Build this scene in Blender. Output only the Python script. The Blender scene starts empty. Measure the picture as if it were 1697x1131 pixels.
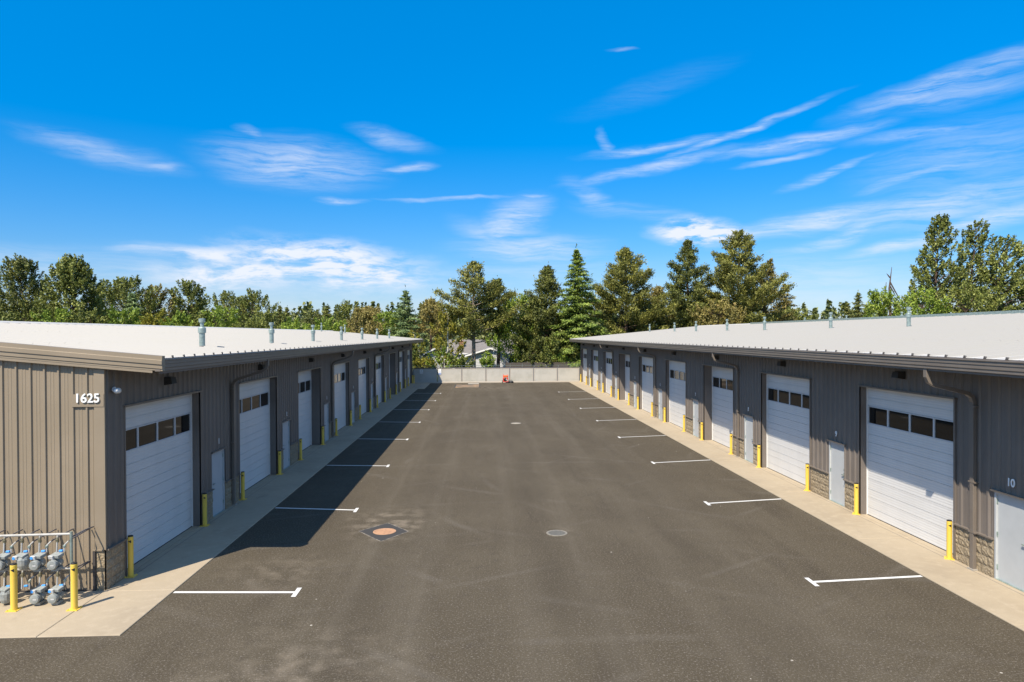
import bpy, math, random
import numpy as np
from mathutils import Matrix, Vector
R = math.radians
scene = bpy.context.scene
COL = scene.collection

# ------------------------------------------------------------ camera
F, CH, YAW, PIT, ROLL = 1147.41, 5.673, 0.0419, 0.0089, -0.0047
def basis():
    c, s = math.cos(YAW), math.sin(YAW); cp, sp = math.cos(PIT), math.sin(PIT)
    r0 = Vector((c, -s, 0)); f0 = Vector((s, c, 0)); up = Vector((0, 0, 1))
    fw = f0*cp - up*sp; dn = -up*cp - f0*sp
    cr, sr = math.cos(ROLL), math.sin(ROLL)
    return r0*cr - dn*sr, r0*sr + dn*cr, fw
BR, BD, BF = basis()
cam = bpy.data.objects.new('camera', bpy.data.cameras.new('camera')); COL.objects.link(cam)
cam.matrix_world = Matrix.Translation((0, 0, CH)) @ Matrix((BR, -BD, -BF)).transposed().to_4x4()
cam.data.sensor_width = 36; cam.data.lens = F/1697*36
cam.data.clip_start = .1; cam.data.clip_end = 6000
scene.camera = cam
def ray(x, y): return BF + BR*((x-848.5)/F) + BD*((y-565.5)/F)
def at(x, y, Y):                       # point of the photo on the plane at distance Y
    d = ray(x, y); return Vector((0, 0, CH)) + d*(Y/d.y)

# ------------------------------------------------------------ light
SUN = Vector((2.27, 3.3, -5.15)).normalized()
sun = bpy.data.objects.new('sun', bpy.data.lights.new('sun', 'SUN')); COL.objects.link(sun)
sun.data.energy = 3.9; sun.data.angle = R(.5); sun.data.color = (1, .90, .76)
sun.rotation_euler = SUN.to_track_quat('-Z', 'Y').to_euler()
sun.location = (-20, -30, 60)
view = scene.view_settings
view.view_transform = 'Standard'; view.look = 'None'; view.exposure = 1.0; view.gamma = 1

def sky():
    w = bpy.data.worlds.new('World'); scene.world = w; w.use_nodes = True
    nt = w.node_tree; N = nt.nodes; L = nt.links
    bg = N['Background']; bg.inputs[1].default_value = .085
    def nd(t, **k):
        n = N.new(t)
        for a, b in k.items(): setattr(n, a, b)
        return n
    def mth(op, a, b=None, c=None, clamp=False):
        n = nd('ShaderNodeMath', operation=op, use_clamp=clamp)
        for i, v in enumerate((a, b, c)):
            if v is None: continue
            if isinstance(v, (int, float)): n.inputs[i].default_value = v
            else: L.new(v, n.inputs[i])
        return n.outputs[0]
    s = nd('ShaderNodeTexSky', sky_type='NISHITA', sun_disc=False)
    s.sun_elevation = math.asin(-SUN.z); s.sun_rotation = math.atan2(-SUN.x, -SUN.y) % (2*math.pi)
    s.air_density = 1.0; s.dust_density = .3; s.ozone_density = 2.2
    hs = nd('ShaderNodeHueSaturation'); hs.inputs['Saturation'].default_value = 1.22; hs.inputs['Value'].default_value = 1.0
    tint = nd('ShaderNodeMix', data_type='RGBA', blend_type='MULTIPLY'); tint.inputs[0].default_value = 1
    tc = nd('ShaderNodeTexCoord'); sep = nd('ShaderNodeSeparateXYZ'); L.new(tc.outputs['Generated'], sep.inputs[0])
    az = mth('ARCTAN2', sep.outputs[0], sep.outputs[1]); el = mth('ARCSINE', sep.outputs[2])
    tm = nd('ShaderNodeMapRange'); L.new(el, tm.inputs[0]); tm.inputs[1].default_value = 0; tm.inputs[2].default_value = .46
    tg = nd('ShaderNodeMix', data_type='RGBA'); L.new(tm.outputs[0], tg.inputs[0]); tg.inputs[6].default_value = (.50, .56, .74, 1); tg.inputs[7].default_value = (.50, .99, 1.30, 1)
    L.new(s.outputs[0], tint.inputs[6]); L.new(tg.outputs[2], tint.inputs[7])
    L.new(tint.outputs[2], hs.inputs['Color'])
    comb = nd('ShaderNodeCombineXYZ'); L.new(az, comb.inputs[0]); L.new(el, comb.inputs[1])
    P = comb.outputs[0]
    # warp so the cloud outlines are ragged
    wn = nd('ShaderNodeTexNoise'); wn.inputs['Scale'].default_value = 9; wn.inputs['Detail'].default_value = 4
    mpw = nd('ShaderNodeMapping'); mpw.inputs['Scale'].default_value = (1, 2.2, 1); L.new(P, mpw.inputs[0]); L.new(mpw.outputs[0], wn.inputs['Vector'])
    sb = nd('ShaderNodeVectorMath', operation='SUBTRACT'); L.new(wn.outputs['Color'], sb.inputs[0]); sb.inputs[1].default_value = (.5, .5, .5)
    ml = nd('ShaderNodeVectorMath', operation='MULTIPLY'); L.new(sb.outputs[0], ml.inputs[0]); ml.inputs[1].default_value = (.07, .024, 0)
    ad = nd('ShaderNodeVectorMath', operation='ADD'); L.new(P, ad.inputs[0]); L.new(ml.outputs[0], ad.inputs[1])
    PW = ad.outputs[0]
    def streak(rot, sx, sy, detail, rough):
        m = nd('ShaderNodeMapping'); m.inputs['Rotation'].default_value = (0, 0, R(rot)); m.inputs['Scale'].default_value = (sx, sy, 1)
        L.new(PW, m.inputs[0]); n = nd('ShaderNodeTexNoise'); n.inputs['Scale'].default_value = 1
        n.inputs['Detail'].default_value = detail; n.inputs['Roughness'].default_value = rough; L.new(m.outputs[0], n.inputs['Vector'])
        return n.outputs[0]
    cir = streak(-10, 9, 95, 9, .70); puf = streak(0, 15, 55, 9, .62)
    #  px, py, rx, ry, tilt(deg, up to the right), density, kind (0 streaky, 1 puffy)
    clouds = [(490,272,125,40,0,.85,0),(165,250,120,20,-8,.5,0),(255,273,34,9,4,.6,0),(650,232,60,15,-12,.5,0),
      (668,278,46,7,4,.8,0),(571,332,40,6,2,.95,0),(750,331,92,3.5,0,.8,0),(878,328,22,4,0,.8,0),(420,222,24,10,-20,.5,0),
      (530,428,150,32,-3,1.8,1),(420,452,150,24,2,1.5,1),(590,452,110,30,-2,1.8,1),(360,420,90,16,4,1.2,1),(265,413,75,11,2,.75,0),(380,455,330,40,0,.42,0),(845,372,60,32,28,1.0,0),(880,412,110,26,0,.85,0),(820,395,70,20,-20,.7,0),
      (60,432,120,26,0,.5,0),(1150,386,62,26,-4,2.6,1),(1180,388,60,20,-4,2.2,1),(1345,368,150,17,7,1.1,0),(1560,340,190,30,9,.85,0),
      (1080,245,100,8,5,.85,0),(1230,218,125,7,15,.9,0),(1000,238,9,22,20,.45,0),(1085,277,130,9,9,.8,0),(1330,235,130,11,5,.9,0),
      (1530,222,120,10,0,.6,0),(1370,288,70,8,20,.75,0),(1520,292,90,10,12,.75,0),(1300,262,60,5,8,.75,0),(1570,137,165,21,12,.85,0),
      (1600,150,120,26,5,.5,0),(1500,403,110,11,6,1.0,0),(1640,362,110,19,13,1.15,0),(1400,390,130,12,14,.8,0),
      (985,325,50,16,-32,.55,0),(1340,455,170,40,0,.4,0),(1075,150,120,22,14,.09,0),(870,450,170,16,3,.35,0),(1020,82,26,3,-4,.4,0),
      (1600,260,170,60,8,.4,0),(1050,350,90,14,-8,.3,0)]
    acc = [None, None]
    def azel(x, y):
        d = ray(x, y).normalized(); return math.atan2(d.x, d.y), math.asin(d.z)
    for px, py, rx, ry, tilt, den, kind in clouds:
        a, e = azel(px, py); a1, e1 = azel(px+10, py); k = abs(a1-a)/10
        _, e2 = azel(px, py-10); ke = abs(e2-e)/10
        m = nd('ShaderNodeMapping', vector_type='TEXTURE')
        m.inputs['Location'].default_value = (a, e, 0); m.inputs['Rotation'].default_value = (0, 0, R(tilt))
        m.inputs['Scale'].default_value = (rx*k*1.55, ry*ke*1.5, 1); L.new(PW, m.inputs[0])
        ln = nd('ShaderNodeVectorMath', operation='LENGTH'); L.new(m.outputs[0], ln.inputs[0])
        mr = nd('ShaderNodeMapRange', interpolation_type='SMOOTHSTEP'); L.new(ln.outputs['Value'], mr.inputs[0])
        mr.inputs[1].default_value = 0; mr.inputs[2].default_value = 1; mr.inputs[3].default_value = den; mr.inputs[4].default_value = 0
        acc[kind] = mr.outputs[0] if acc[kind] is None else mth('MAXIMUM', acc[kind], mr.outputs[0])
    def ramp(v, lo, hi):
        n = nd('ShaderNodeMapRange', interpolation_type='SMOOTHSTEP'); L.new(v, n.inputs[0])
        n.inputs[1].default_value = lo; n.inputs[2].default_value = hi; return n.outputs[0]
    c0 = mth('MULTIPLY', acc[0], ramp(cir, .26, .70)); c1 = mth('MULTIPLY', acc[1], ramp(puf, .36, .62))
    dens = mth('ADD', mth('MULTIPLY', c0, .95), c1)
    hz = nd('ShaderNodeMapRange', interpolation_type='SMOOTHERSTEP'); L.new(el, hz.inputs[0])
    hz.inputs[1].default_value = -.02; hz.inputs[2].default_value = .13; hz.inputs[3].default_value = .62; hz.inputs[4].default_value = 0
    # unseen white cloud added for fill light: overhead, to the sides and behind
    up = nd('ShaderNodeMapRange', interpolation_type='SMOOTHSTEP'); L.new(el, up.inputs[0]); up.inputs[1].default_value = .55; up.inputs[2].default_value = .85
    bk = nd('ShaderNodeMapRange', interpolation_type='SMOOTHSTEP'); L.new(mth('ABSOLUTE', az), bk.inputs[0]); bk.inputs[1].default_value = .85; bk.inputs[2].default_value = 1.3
    fill_veil = mth('MULTIPLY', mth('MAXIMUM', up.outputs[0], bk.outputs[0]), ramp(puf, .2, .75))
    dens = mth('ADD', dens, mth('MULTIPLY', fill_veil, .55))
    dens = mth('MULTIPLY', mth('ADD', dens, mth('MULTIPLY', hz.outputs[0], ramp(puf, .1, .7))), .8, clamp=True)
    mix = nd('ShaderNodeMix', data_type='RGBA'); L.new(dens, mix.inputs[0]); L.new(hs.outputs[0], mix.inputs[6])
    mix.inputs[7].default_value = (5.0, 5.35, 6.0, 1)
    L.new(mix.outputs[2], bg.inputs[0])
    w.cycles.sampling_method = 'MANUAL'; w.cycles.sample_map_resolution = 512
sky()

# ------------------------------------------------------------ materials
MATS = {}
def mat(name, col, rough=.6, metal=0, spec=.5, noise=None, bump=None, alpha=None, coord='Object', var=None, extra=None):
    """noise = (scale, colour2, lo, hi, stretch) ; bump = (scale, strength, distance)"""
    if name in MATS: return MATS[name]
    m = bpy.data.materials.new(name); m.use_nodes = True; nt = m.node_tree; N = nt.nodes; L = nt.links
    b = N['Principled BSDF']; b.inputs['Roughness'].default_value = rough; b.inputs['Metallic'].default_value = metal
    b.inputs['Specular IOR Level'].default_value = spec
    c4 = lambda c: (c[0], c[1], c[2], 1)
    b.inputs['Base Color'].default_value = c4(col)
    tc = N.new('ShaderNodeTexCoord'); cur = None
    for nz in (noise or []):
        sc, c2, lo, hi, st = nz
        mp = N.new('ShaderNodeMapping'); mp.inputs['Scale'].default_value = st; L.new(tc.outputs[coord], mp.inputs[0])
        n = N.new('ShaderNodeTexNoise'); n.inputs['Scale'].default_value = sc; n.inputs['Detail'].default_value = 6; n.inputs['Roughness'].default_value = .6
        L.new(mp.outputs[0], n.inputs['Vector'])
        mr = N.new('ShaderNodeMapRange'); mr.interpolation_type = 'SMOOTHSTEP'; mr.inputs[1].default_value = lo; mr.inputs[2].default_value = hi; L.new(n.outputs[0], mr.inputs[0])
        mx = N.new('ShaderNodeMix'); mx.data_type = 'RGBA'; L.new(mr.outputs[0], mx.inputs[0])
        if cur is None: mx.inputs[6].default_value = c4(col)
        else: L.new(cur, mx.inputs[6])
        mx.inputs[7].default_value = c4(c2); cur = mx.outputs[2]
    if extra: cur = extra(nt, tc, cur)
    if cur is not None: L.new(cur, b.inputs['Base Color'])
    if bump:
        prev = None
        for sc, stg, dist in bump:
            n = N.new('ShaderNodeTexNoise'); n.inputs['Scale'].default_value = sc; n.inputs['Detail'].default_value = 5; L.new(tc.outputs[coord], n.inputs['Vector'])
            bp = N.new('ShaderNodeBump'); bp.inputs['Strength'].default_value = stg; bp.inputs['Distance'].default_value = dist
            L.new(n.outputs[0], bp.inputs['Height'])
            if prev: L.new(prev, bp.inputs['Normal'])
            prev = bp.outputs[0]
        L.new(prev, b.inputs['Normal'])
    MATS[name] = m; return m
U = (1, 1, 1)
def asphalt_extra(nt, tc, cur):
    N, L = nt.nodes, nt.links
    def mixc(fac, c2, cur):
        mx = N.new('ShaderNodeMix'); mx.data_type = 'RGBA'; L.new(fac, mx.inputs[0]); L.new(cur, mx.inputs[6]); mx.inputs[7].default_value = (*c2, 1); return mx.outputs[2]
    # small pale chips and scuffs lying on the surface
    v = N.new('ShaderNodeTexVoronoi'); v.inputs['Scale'].default_value = 1.5; v.inputs['Randomness'].default_value = 1; L.new(tc.outputs['Object'], v.inputs['Vector'])
    sz = N.new('ShaderNodeSeparateColor'); L.new(v.outputs['Color'], sz.inputs[0])
    ml = N.new('ShaderNodeMath'); ml.operation = 'MULTIPLY'; L.new(sz.outputs[0], ml.inputs[0]); ml.inputs[1].default_value = .042
    lt = N.new('ShaderNodeMath'); lt.operation = 'LESS_THAN'; L.new(v.outputs['Distance'], lt.inputs[0]); L.new(ml.outputs[0], lt.inputs[1])
    gt = N.new('ShaderNodeMath'); gt.operation = 'GREATER_THAN'; L.new(sz.outputs[1], gt.inputs[0]); gt.inputs[1].default_value = .45
    mm = N.new('ShaderNodeMath'); mm.operation = 'MULTIPLY'; L.new(lt.outputs[0], mm.inputs[0]); L.new(gt.outputs[0], mm.inputs[1])
    cur = mixc(mm.outputs[0], (.42, .38, .32), cur)
    # curved tyre scuffs
    for (cx, cy, sc, thr) in ((14, 30, .9, .985), (-18, 52, 1.1, .988), (3, -14, .8, .984), (26, 64, .7, .986)):
        mp = N.new('ShaderNodeMapping'); mp.inputs['Location'].default_value = (-cx, -cy, 0); L.new(tc.outputs['Object'], mp.inputs[0])
        wv = N.new('ShaderNodeTexWave'); wv.wave_type = 'RINGS'; wv.rings_direction = 'Z'; wv.inputs['Scale'].default_value = .11*sc
        wv.inputs['Distortion'].default_value = .6; wv.inputs['Detail'].default_value = 1; wv.inputs['Detail Scale'].default_value = .3; L.new(mp.outputs[0], wv.inputs['Vector'])
        nz = N.new('ShaderNodeTexNoise'); nz.inputs['Scale'].default_value = .35; nz.inputs['Detail'].default_value = 4; L.new(mp.outputs[0], nz.inputs['Vector'])
        a = N.new('ShaderNodeMapRange'); a.inputs[1].default_value = thr-.012; a.inputs[2].default_value = 1.0; L.new(wv.outputs[1], a.inputs[0])
        b = N.new('ShaderNodeMapRange'); b.inputs[1].default_value = .5; b.inputs[2].default_value = .68; L.new(nz.outputs[0], b.inputs[0])
        m2 = N.new('ShaderNodeMath'); m2.operation = 'MULTIPLY'; L.new(a.outputs[0], m2.inputs[0]); L.new(b.outputs[0], m2.inputs[1])
        m3 = N.new('ShaderNodeMath'); m3.operation = 'MULTIPLY'; L.new(m2.outputs[0], m3.inputs[0]); m3.inputs[1].default_value = .13
        cur = mixc(m3.outputs[0], (.2, .18, .155), cur)
    sx = N.new('ShaderNodeSeparateXYZ'); L.new(tc.outputs['Object'], sx.inputs[0])
    wn = N.new('ShaderNodeTexNoise'); wn.inputs['Scale'].default_value = .8; L.new(tc.outputs['Object'], wn.inputs['Vector'])
    def band(x0, hw, soft, amt, colr, cur, stretch):
        a = N.new('ShaderNodeMath'); a.operation = 'MULTIPLY_ADD'; L.new(wn.outputs[0], a.inputs[0]); a.inputs[1].default_value = soft*.8; a.inputs[2].default_value = -x0-soft*.4
        b = N.new('ShaderNodeMath'); b.operation = 'ADD'; L.new(a.outputs[0], b.inputs[0]); L.new(sx.outputs[0], b.inputs[1])
        c = N.new('ShaderNodeMath'); c.operation = 'ABSOLUTE'; L.new(b.outputs[0], c.inputs[0])
        d = N.new('ShaderNodeMapRange'); d.interpolation_type = 'SMOOTHSTEP'; d.inputs[1].default_value = hw; d.inputs[2].default_value = hw+soft; d.inputs[3].default_value = amt; d.inputs[4].default_value = 0; L.new(c.outputs[0], d.inputs[0])
        mp = N.new('ShaderNodeMapping'); mp.inputs['Scale'].default_value = stretch; mp.inputs['Location'].default_value = (x0*7, 0, 0); L.new(tc.outputs['Object'], mp.inputs[0])
        nz = N.new('ShaderNodeTexNoise'); nz.inputs['Scale'].default_value = 1; nz.inputs['Detail'].default_value = 5; L.new(mp.outputs[0], nz.inputs['Vector'])
        e = N.new('ShaderNodeMapRange'); e.inputs[1].default_value = .35; e.inputs[2].default_value = .65; L.new(nz.outputs[0], e.inputs[0])
        f = N.new('ShaderNodeMath'); f.operation = 'MULTIPLY'; L.new(d.outputs[0], f.inputs[0]); L.new(e.outputs[0], f.inputs[1])
        return mixc(f.outputs[0], colr, cur)
    for x0 in (-3.55, 3.7, 7.1): cur = band(x0, .006, .02, .3, (.05, .042, .032), cur, (1, .25, 1))
    for x0, am in ((-3.1, .22), (-1.5, .2), (.9, .14), (2.5, .18), (4.6, .14), (6.2, .12)): cur = band(x0, .1, .5, am, (.15, .13, .10), cur, (3, .12, 1))
    for x0, am in ((-2.3, .3), (1.7, .36), (5.4, .3)): cur = band(x0, .2, .9, am, (.062, .052, .038), cur, (1.5, .3, 1))
    # dust around the manhole, the drain and the far trench patch
    for (cx, cy, r, f) in ((-2.9, 21.4, 1.7, .5), (-2.9, 20.1, 1.3, .45), (-1.8, 76.5, 2.6, .7), (1.0, 74, 3.4, .35), (-4.9, 16.8, 1.6, .3), (-3.2, 11.6, 2.4, .3), (2.1, 19.7, .8, .3)):
        mp = N.new('ShaderNodeMapping'); mp.vector_type = 'TEXTURE'; mp.inputs['Location'].default_value = (cx, cy, 0); mp.inputs['Scale'].default_value = (r, r*1.1, 1e6); L.new(tc.outputs['Object'], mp.inputs[0])
        ln = N.new('ShaderNodeVectorMath'); ln.operation = 'LENGTH'; L.new(mp.outputs[0], ln.inputs[0])
        nz = N.new('ShaderNodeTexNoise'); nz.inputs['Scale'].default_value = 2.2; nz.inputs['Detail'].default_value = 6; L.new(tc.outputs['Object'], nz.inputs['Vector'])
        a = N.new('ShaderNodeMapRange'); a.inputs[1].default_value = .1; a.inputs[2].default_value = 1; a.inputs[3].default_value = f; a.inputs[4].default_value = 0; L.new(ln.outputs['Value'], a.inputs[0])
        b = N.new('ShaderNodeMapRange'); b.inputs[1].default_value = .45; b.inputs[2].default_value = .68; L.new(nz.outputs[0], b.inputs[0])
        m2 = N.new('ShaderNodeMath'); m2.operation = 'MULTIPLY'; L.new(a.outputs[0], m2.inputs[0]); L.new(b.outputs[0], m2.inputs[1])
        cur = mixc(m2.outputs[0], (.3, .25, .19), cur)
    return cur
M_ASPH = mat('asphalt', (.079, .065, .044), .92, spec=.08, noise=[(.22, (.096, .080, .055), .35, .7, U), (.9, (.066, .054, .037), .48, .75, (1, .16, 1)), (.5, (.108, .091, .065), .50, .78, (1, .07, 1)),
    (2.5, (.070, .058, .042), .5, .8, U), (24, (.19, .165, .135), .5, .72, U), (55, (.028, .024, .021), .5, .68, U)], bump=[(60, .55, .02), (6, .15, .03)], extra=asphalt_extra)
M_CONC = mat('apron_concrete', (.37, .305, .215), .85, spec=.25, noise=[(.6, (.32, .262, .185), .4, .75, U), (4, (.41, .34, .245), .45, .8, U), (1.6, (.26, .215, .155), .60, .8, (1, .5, 1)), (60, (.29, .24, .17), .5, .8, U)], bump=[(50, .2, .006)])
M_KERB = mat('kerb_concrete', (.42, .37, .30), .85, spec=.25, noise=[(3, (.4, .36, .3), .45, .75, U)])
M_JOINT = mat('joint', (.075, .065, .055), .9)
M_SEAM = mat('sealed_joint', (.17, .15, .125), .9)
M_GRASS = mat('grass_ground', (.06, .085, .03), .95, spec=.1, noise=[(.3, (.11, .10, .05), .4, .7, U), (6, (.04, .06, .02), .45, .7, U)])
M_PAINT = mat('road_paint', (.62, .61, .58), .7, noise=[(5, (.42, .40, .37), .55, .8, U), (40, (.3, .28, .25), .6, .75, U)])
M_WALL = mat('ribbed_steel', (.155, .132, .112), .42, metal=0, spec=.5, noise=[(.7, (.178, .152, .13), .4, .7, U), (3, (.144, .122, .104), .5, .8, (1, 1, .2))])
M_GABLE = mat('tan_ribbed_steel', (.25, .20, .138), .45, spec=.5, noise=[(.7, (.275, .22, .155), .4, .7, U)])
M_TRIM = mat('steel_trim', (.165, .138, .112), .4, spec=.5, noise=[(1.5, (.19, .16, .13), .4, .8, U)])
M_DTRIM = mat('dark_trim', (.062, .055, .052), .45)
M_SOFF = mat('soffit', (.17, .145, .125), .6)
M_ROOF = mat('white_roof_metal', (.51, .49, .455), .5, spec=.2, noise=[(.25, (.47, .45, .41), .4, .75, (.3, 1, 1)), (3, (.44, .42, .385), .5, .8, (.15, 1, 1)), (.8, (.38, .36, .325), .62, .85, (.6, 1, 1))])
M_SEAMM = mat('roof_seam', (.30, .29, .27), .5, spec=.2, noise=[(3, (.30, .29, .265), .4, .7, (.2, 1, 1))])
M_RDARK = mat('roof_closure', (.1, .09, .085), .7)
M_DOOR = mat('door_white', (.68, .67, .64), .38, spec=.5, noise=[(1.2, (.64, .63, .60), .4, .7, (1, 1, .3)), (14, (.58, .57, .545), .60, .85, (.3, .3, 1))])
M_LEAF = mat('entry_door_paint', (.46, .475, .47), .45, noise=[(2, (.42, .435, .43), .4, .8, U)])
M_ALU = mat('window_frame', (.55, .56, .56), .4)
M_GLASS = mat('door_glass', (.008, .009, .009), .04, spec=.5)
M_SEAL = mat('rubber_seal', (.02, .02, .022), .8)
M_CMU = mat('split_face_block', (.27, .215, .14), .9, spec=.2, noise=[(3, (.24, .19, .125), .4, .7, U), (22, (.40, .33, .225), .45, .7, U), (60, (.16, .13, .09), .55, .75, U)], bump=[(26, .8, .03)])
M_MORT = mat('mortar', (.27, .225, .16), .9)
M_YEL = mat('bollard_yellow', (.72, .50, .075), .4, noise=[(3, (.66, .44, .06), .45, .8, U), (30, (.5, .32, .06), .66, .8, U)])
M_BLK = mat('black', (.012, .012, .012), .5)
M_BLKC = mat('light_housing', (.02, .018, .017), .5)
M_LENS = mat('lamp_lens', (.35, .35, .33), .2)
M_GALV = mat('galvanised_steel', (.36, .43, .39), .4, metal=.55, noise=[(9, (.24, .30, .27), .4, .7, U)])
M_PIPE = mat('grey_pipe', (.40, .39, .36), .5, noise=[(6, (.26, .25, .23), .45, .8, U)])
M_MET = mat('meter_grey', (.27, .285, .27), .5, noise=[(12, (.19, .205, .195), .45, .7, U)])
M_METL = mat('meter_index', (.45, .45, .44), .4)
M_BRASS = mat('fitting', (.22, .20, .13), .5, metal=.5)
M_BLUE = mat('blue_tag', (.05, .30, .75), .5)
M_RED = mat('red_paint', (.62, .045, .03), .4)
M_ORANGE = mat('orange_plastic', (.75, .13, .03), .5)
M_WHT = mat('white_paint', (.82, .82, .8), .5)
M_FENCE = mat('fence_panel', (.43, .41, .36), .85, noise=[(.8, (.36, .345, .295), .4, .7, U), (6, (.43, .41, .355), .5, .8, (1, 1, .3))])
M_FPOST = mat('fence_post', (.17, .175, .18), .55)
M_FCAP = mat('fence_cap', (.10, .095, .10), .6)
M_WOOD = mat('dark_wood', (.09, .075, .06), .9, noise=[(4, (.06, .05, .04), .4, .7, (8, 8, .3))])
M_PATCH = mat('fresh_asphalt', (.038, .036, .033), .9, noise=[(30, (.06, .055, .05), .5, .8, U)])
M_RUST = mat('manhole_iron', (.44, .25, .14), .75, noise=[(9, (.34, .19, .11), .4, .7, U)])
M_GRATE = mat('drain_iron', (.12, .115, .10), .7, noise=[(20, (.2, .19, .16), .5, .8, U)])
M_CHALK = mat('chalky_concrete', (.33, .30, .25), .85)
M_CLAY = mat('dry_clay', (.11, .09, .068), .95, noise=[(1.6, (.40, .24, .12), .46, .60, (.5, 1.2, 1)), (5, (.16, .135, .10), .45, .7, U)])
M_SIDE = mat('house_siding', (.46, .47, .48), .7)
M_SHING = mat('roof_shingle', (.17, .155, .145), .9, noise=[(2, (.22, .2, .185), .4, .7, U), (20, (.12, .11, .10), .45, .7, U)])
M_SHINGP = mat('pale_shingle', (.36, .29, .25), .9, noise=[(2, (.42, .35, .3), .4, .7, U)])
M_BRICK = mat('chimney_brick', (.34, .17, .09), .9)
M_ISA = mat('blue_sign', (.02, .12, .42), .5)
def bark(name, c, c2): return mat(name, c, .95, spec=.15, noise=[(3, c2, .4, .7, (6, 6, 1))])
M_BARK = bark('bark_brown', (.13, .09, .065), (.07, .05, .04))
M_BARKP = bark('bark_pale', (.30, .25, .2), (.18, .14, .11))
M_BARKW = bark('bark_white', (.55, .53, .45), (.3, .28, .22))

def foliage(name, c1, c2, c3=None, tr=.2):
    if name in MATS: return MATS[name]
    m = bpy.data.materials.new(name); m.use_nodes = True; nt = m.node_tree; N = nt.nodes; L = nt.links
    N.remove(N['Principled BSDF']); out = N['Material Output']
    g = N.new('ShaderNodeNewGeometry'); tc = N.new('ShaderNodeTexCoord')
    n = N.new('ShaderNodeTexNoise'); n.inputs['Scale'].default_value = .35; n.inputs['Detail'].default_value = 2; L.new(tc.outputs['Object'], n.inputs['Vector'])
    r = N.new('ShaderNodeValToRGB'); e = r.color_ramp.elements
    e[0].position = .1; e[0].color = (*c1, 1); e[1].position = .9; e[1].color = (*c2, 1)
    if c3: x = e.new(.97); x.color = (*c3, 1)
    a = N.new('ShaderNodeMath'); a.operation = 'MULTIPLY_ADD'; L.new(n.outputs[0], a.inputs[0]); a.inputs[1].default_value = 1.5; a.inputs[2].default_value = -.62
    b = N.new('ShaderNodeMath'); b.operation = 'MULTIPLY_ADD'; L.new(g.outputs['Random Per Island'], b.inputs[0]); b.inputs[1].default_value = .75; L.new(a.outputs[0], b.inputs[2])
    L.new(b.outputs[0], r.inputs[0])
    d = N.new('ShaderNodeBsdfPrincipled'); d.inputs['Roughness'].default_value = .55; d.inputs['Specular IOR Level'].default_value = .3; L.new(r.outputs[0], d.inputs['Base Color'])
    t = N.new('ShaderNodeBsdfTranslucent'); L.new(r.outputs[0], t.inputs['Color'])
    mx = N.new('ShaderNodeMixShader'); mx.inputs[0].default_value = tr; L.new(d.outputs[0], mx.inputs[1]); L.new(t.outputs[0], mx.inputs[2]); L.new(mx.outputs[0], out.inputs[0])
    MATS[name] = m; return m
G_PINE = foliage('pine_needles', (.075, .085, .016), (.31, .30, .065), (.42, .38, .11))
G_PINEB = foliage('brownish_needles', (.11, .095, .022), (.37, .31, .09), (.45, .33, .13))
G_DARK = foliage('dark_needles', (.05, .062, .014), (.21, .225, .05), (.31, .30, .09))
G_FIR = foliage('fir_needles', (.06, .10, .018), (.28, .36, .06), (.38, .44, .10))
G_BLUE = foliage('bluish_needles', (.065, .11, .04), (.25, .33, .12), (.34, .40, .16))
G_LEAF = foliage('broad_leaves', (.055, .075, .015), (.27, .29, .06), (.40, .42, .13), .2)
G_LEAFB = foliage('bright_leaves', (.10, .16, .02), (.34, .43, .06), (.46, .50, .12), .28)
G_YEL = foliage('yellow_leaves', (.16, .16, .02), (.40, .36, .05), (.5, .4, .08), .36)
G_FAR = foliage('distant_leaves', (.07, .09, .03), (.23, .25, .07), None)
G_RED = foliage('reddish_leaves', (.10, .05, .03), (.22, .12, .06), (.3, .17, .1), .3)

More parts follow.
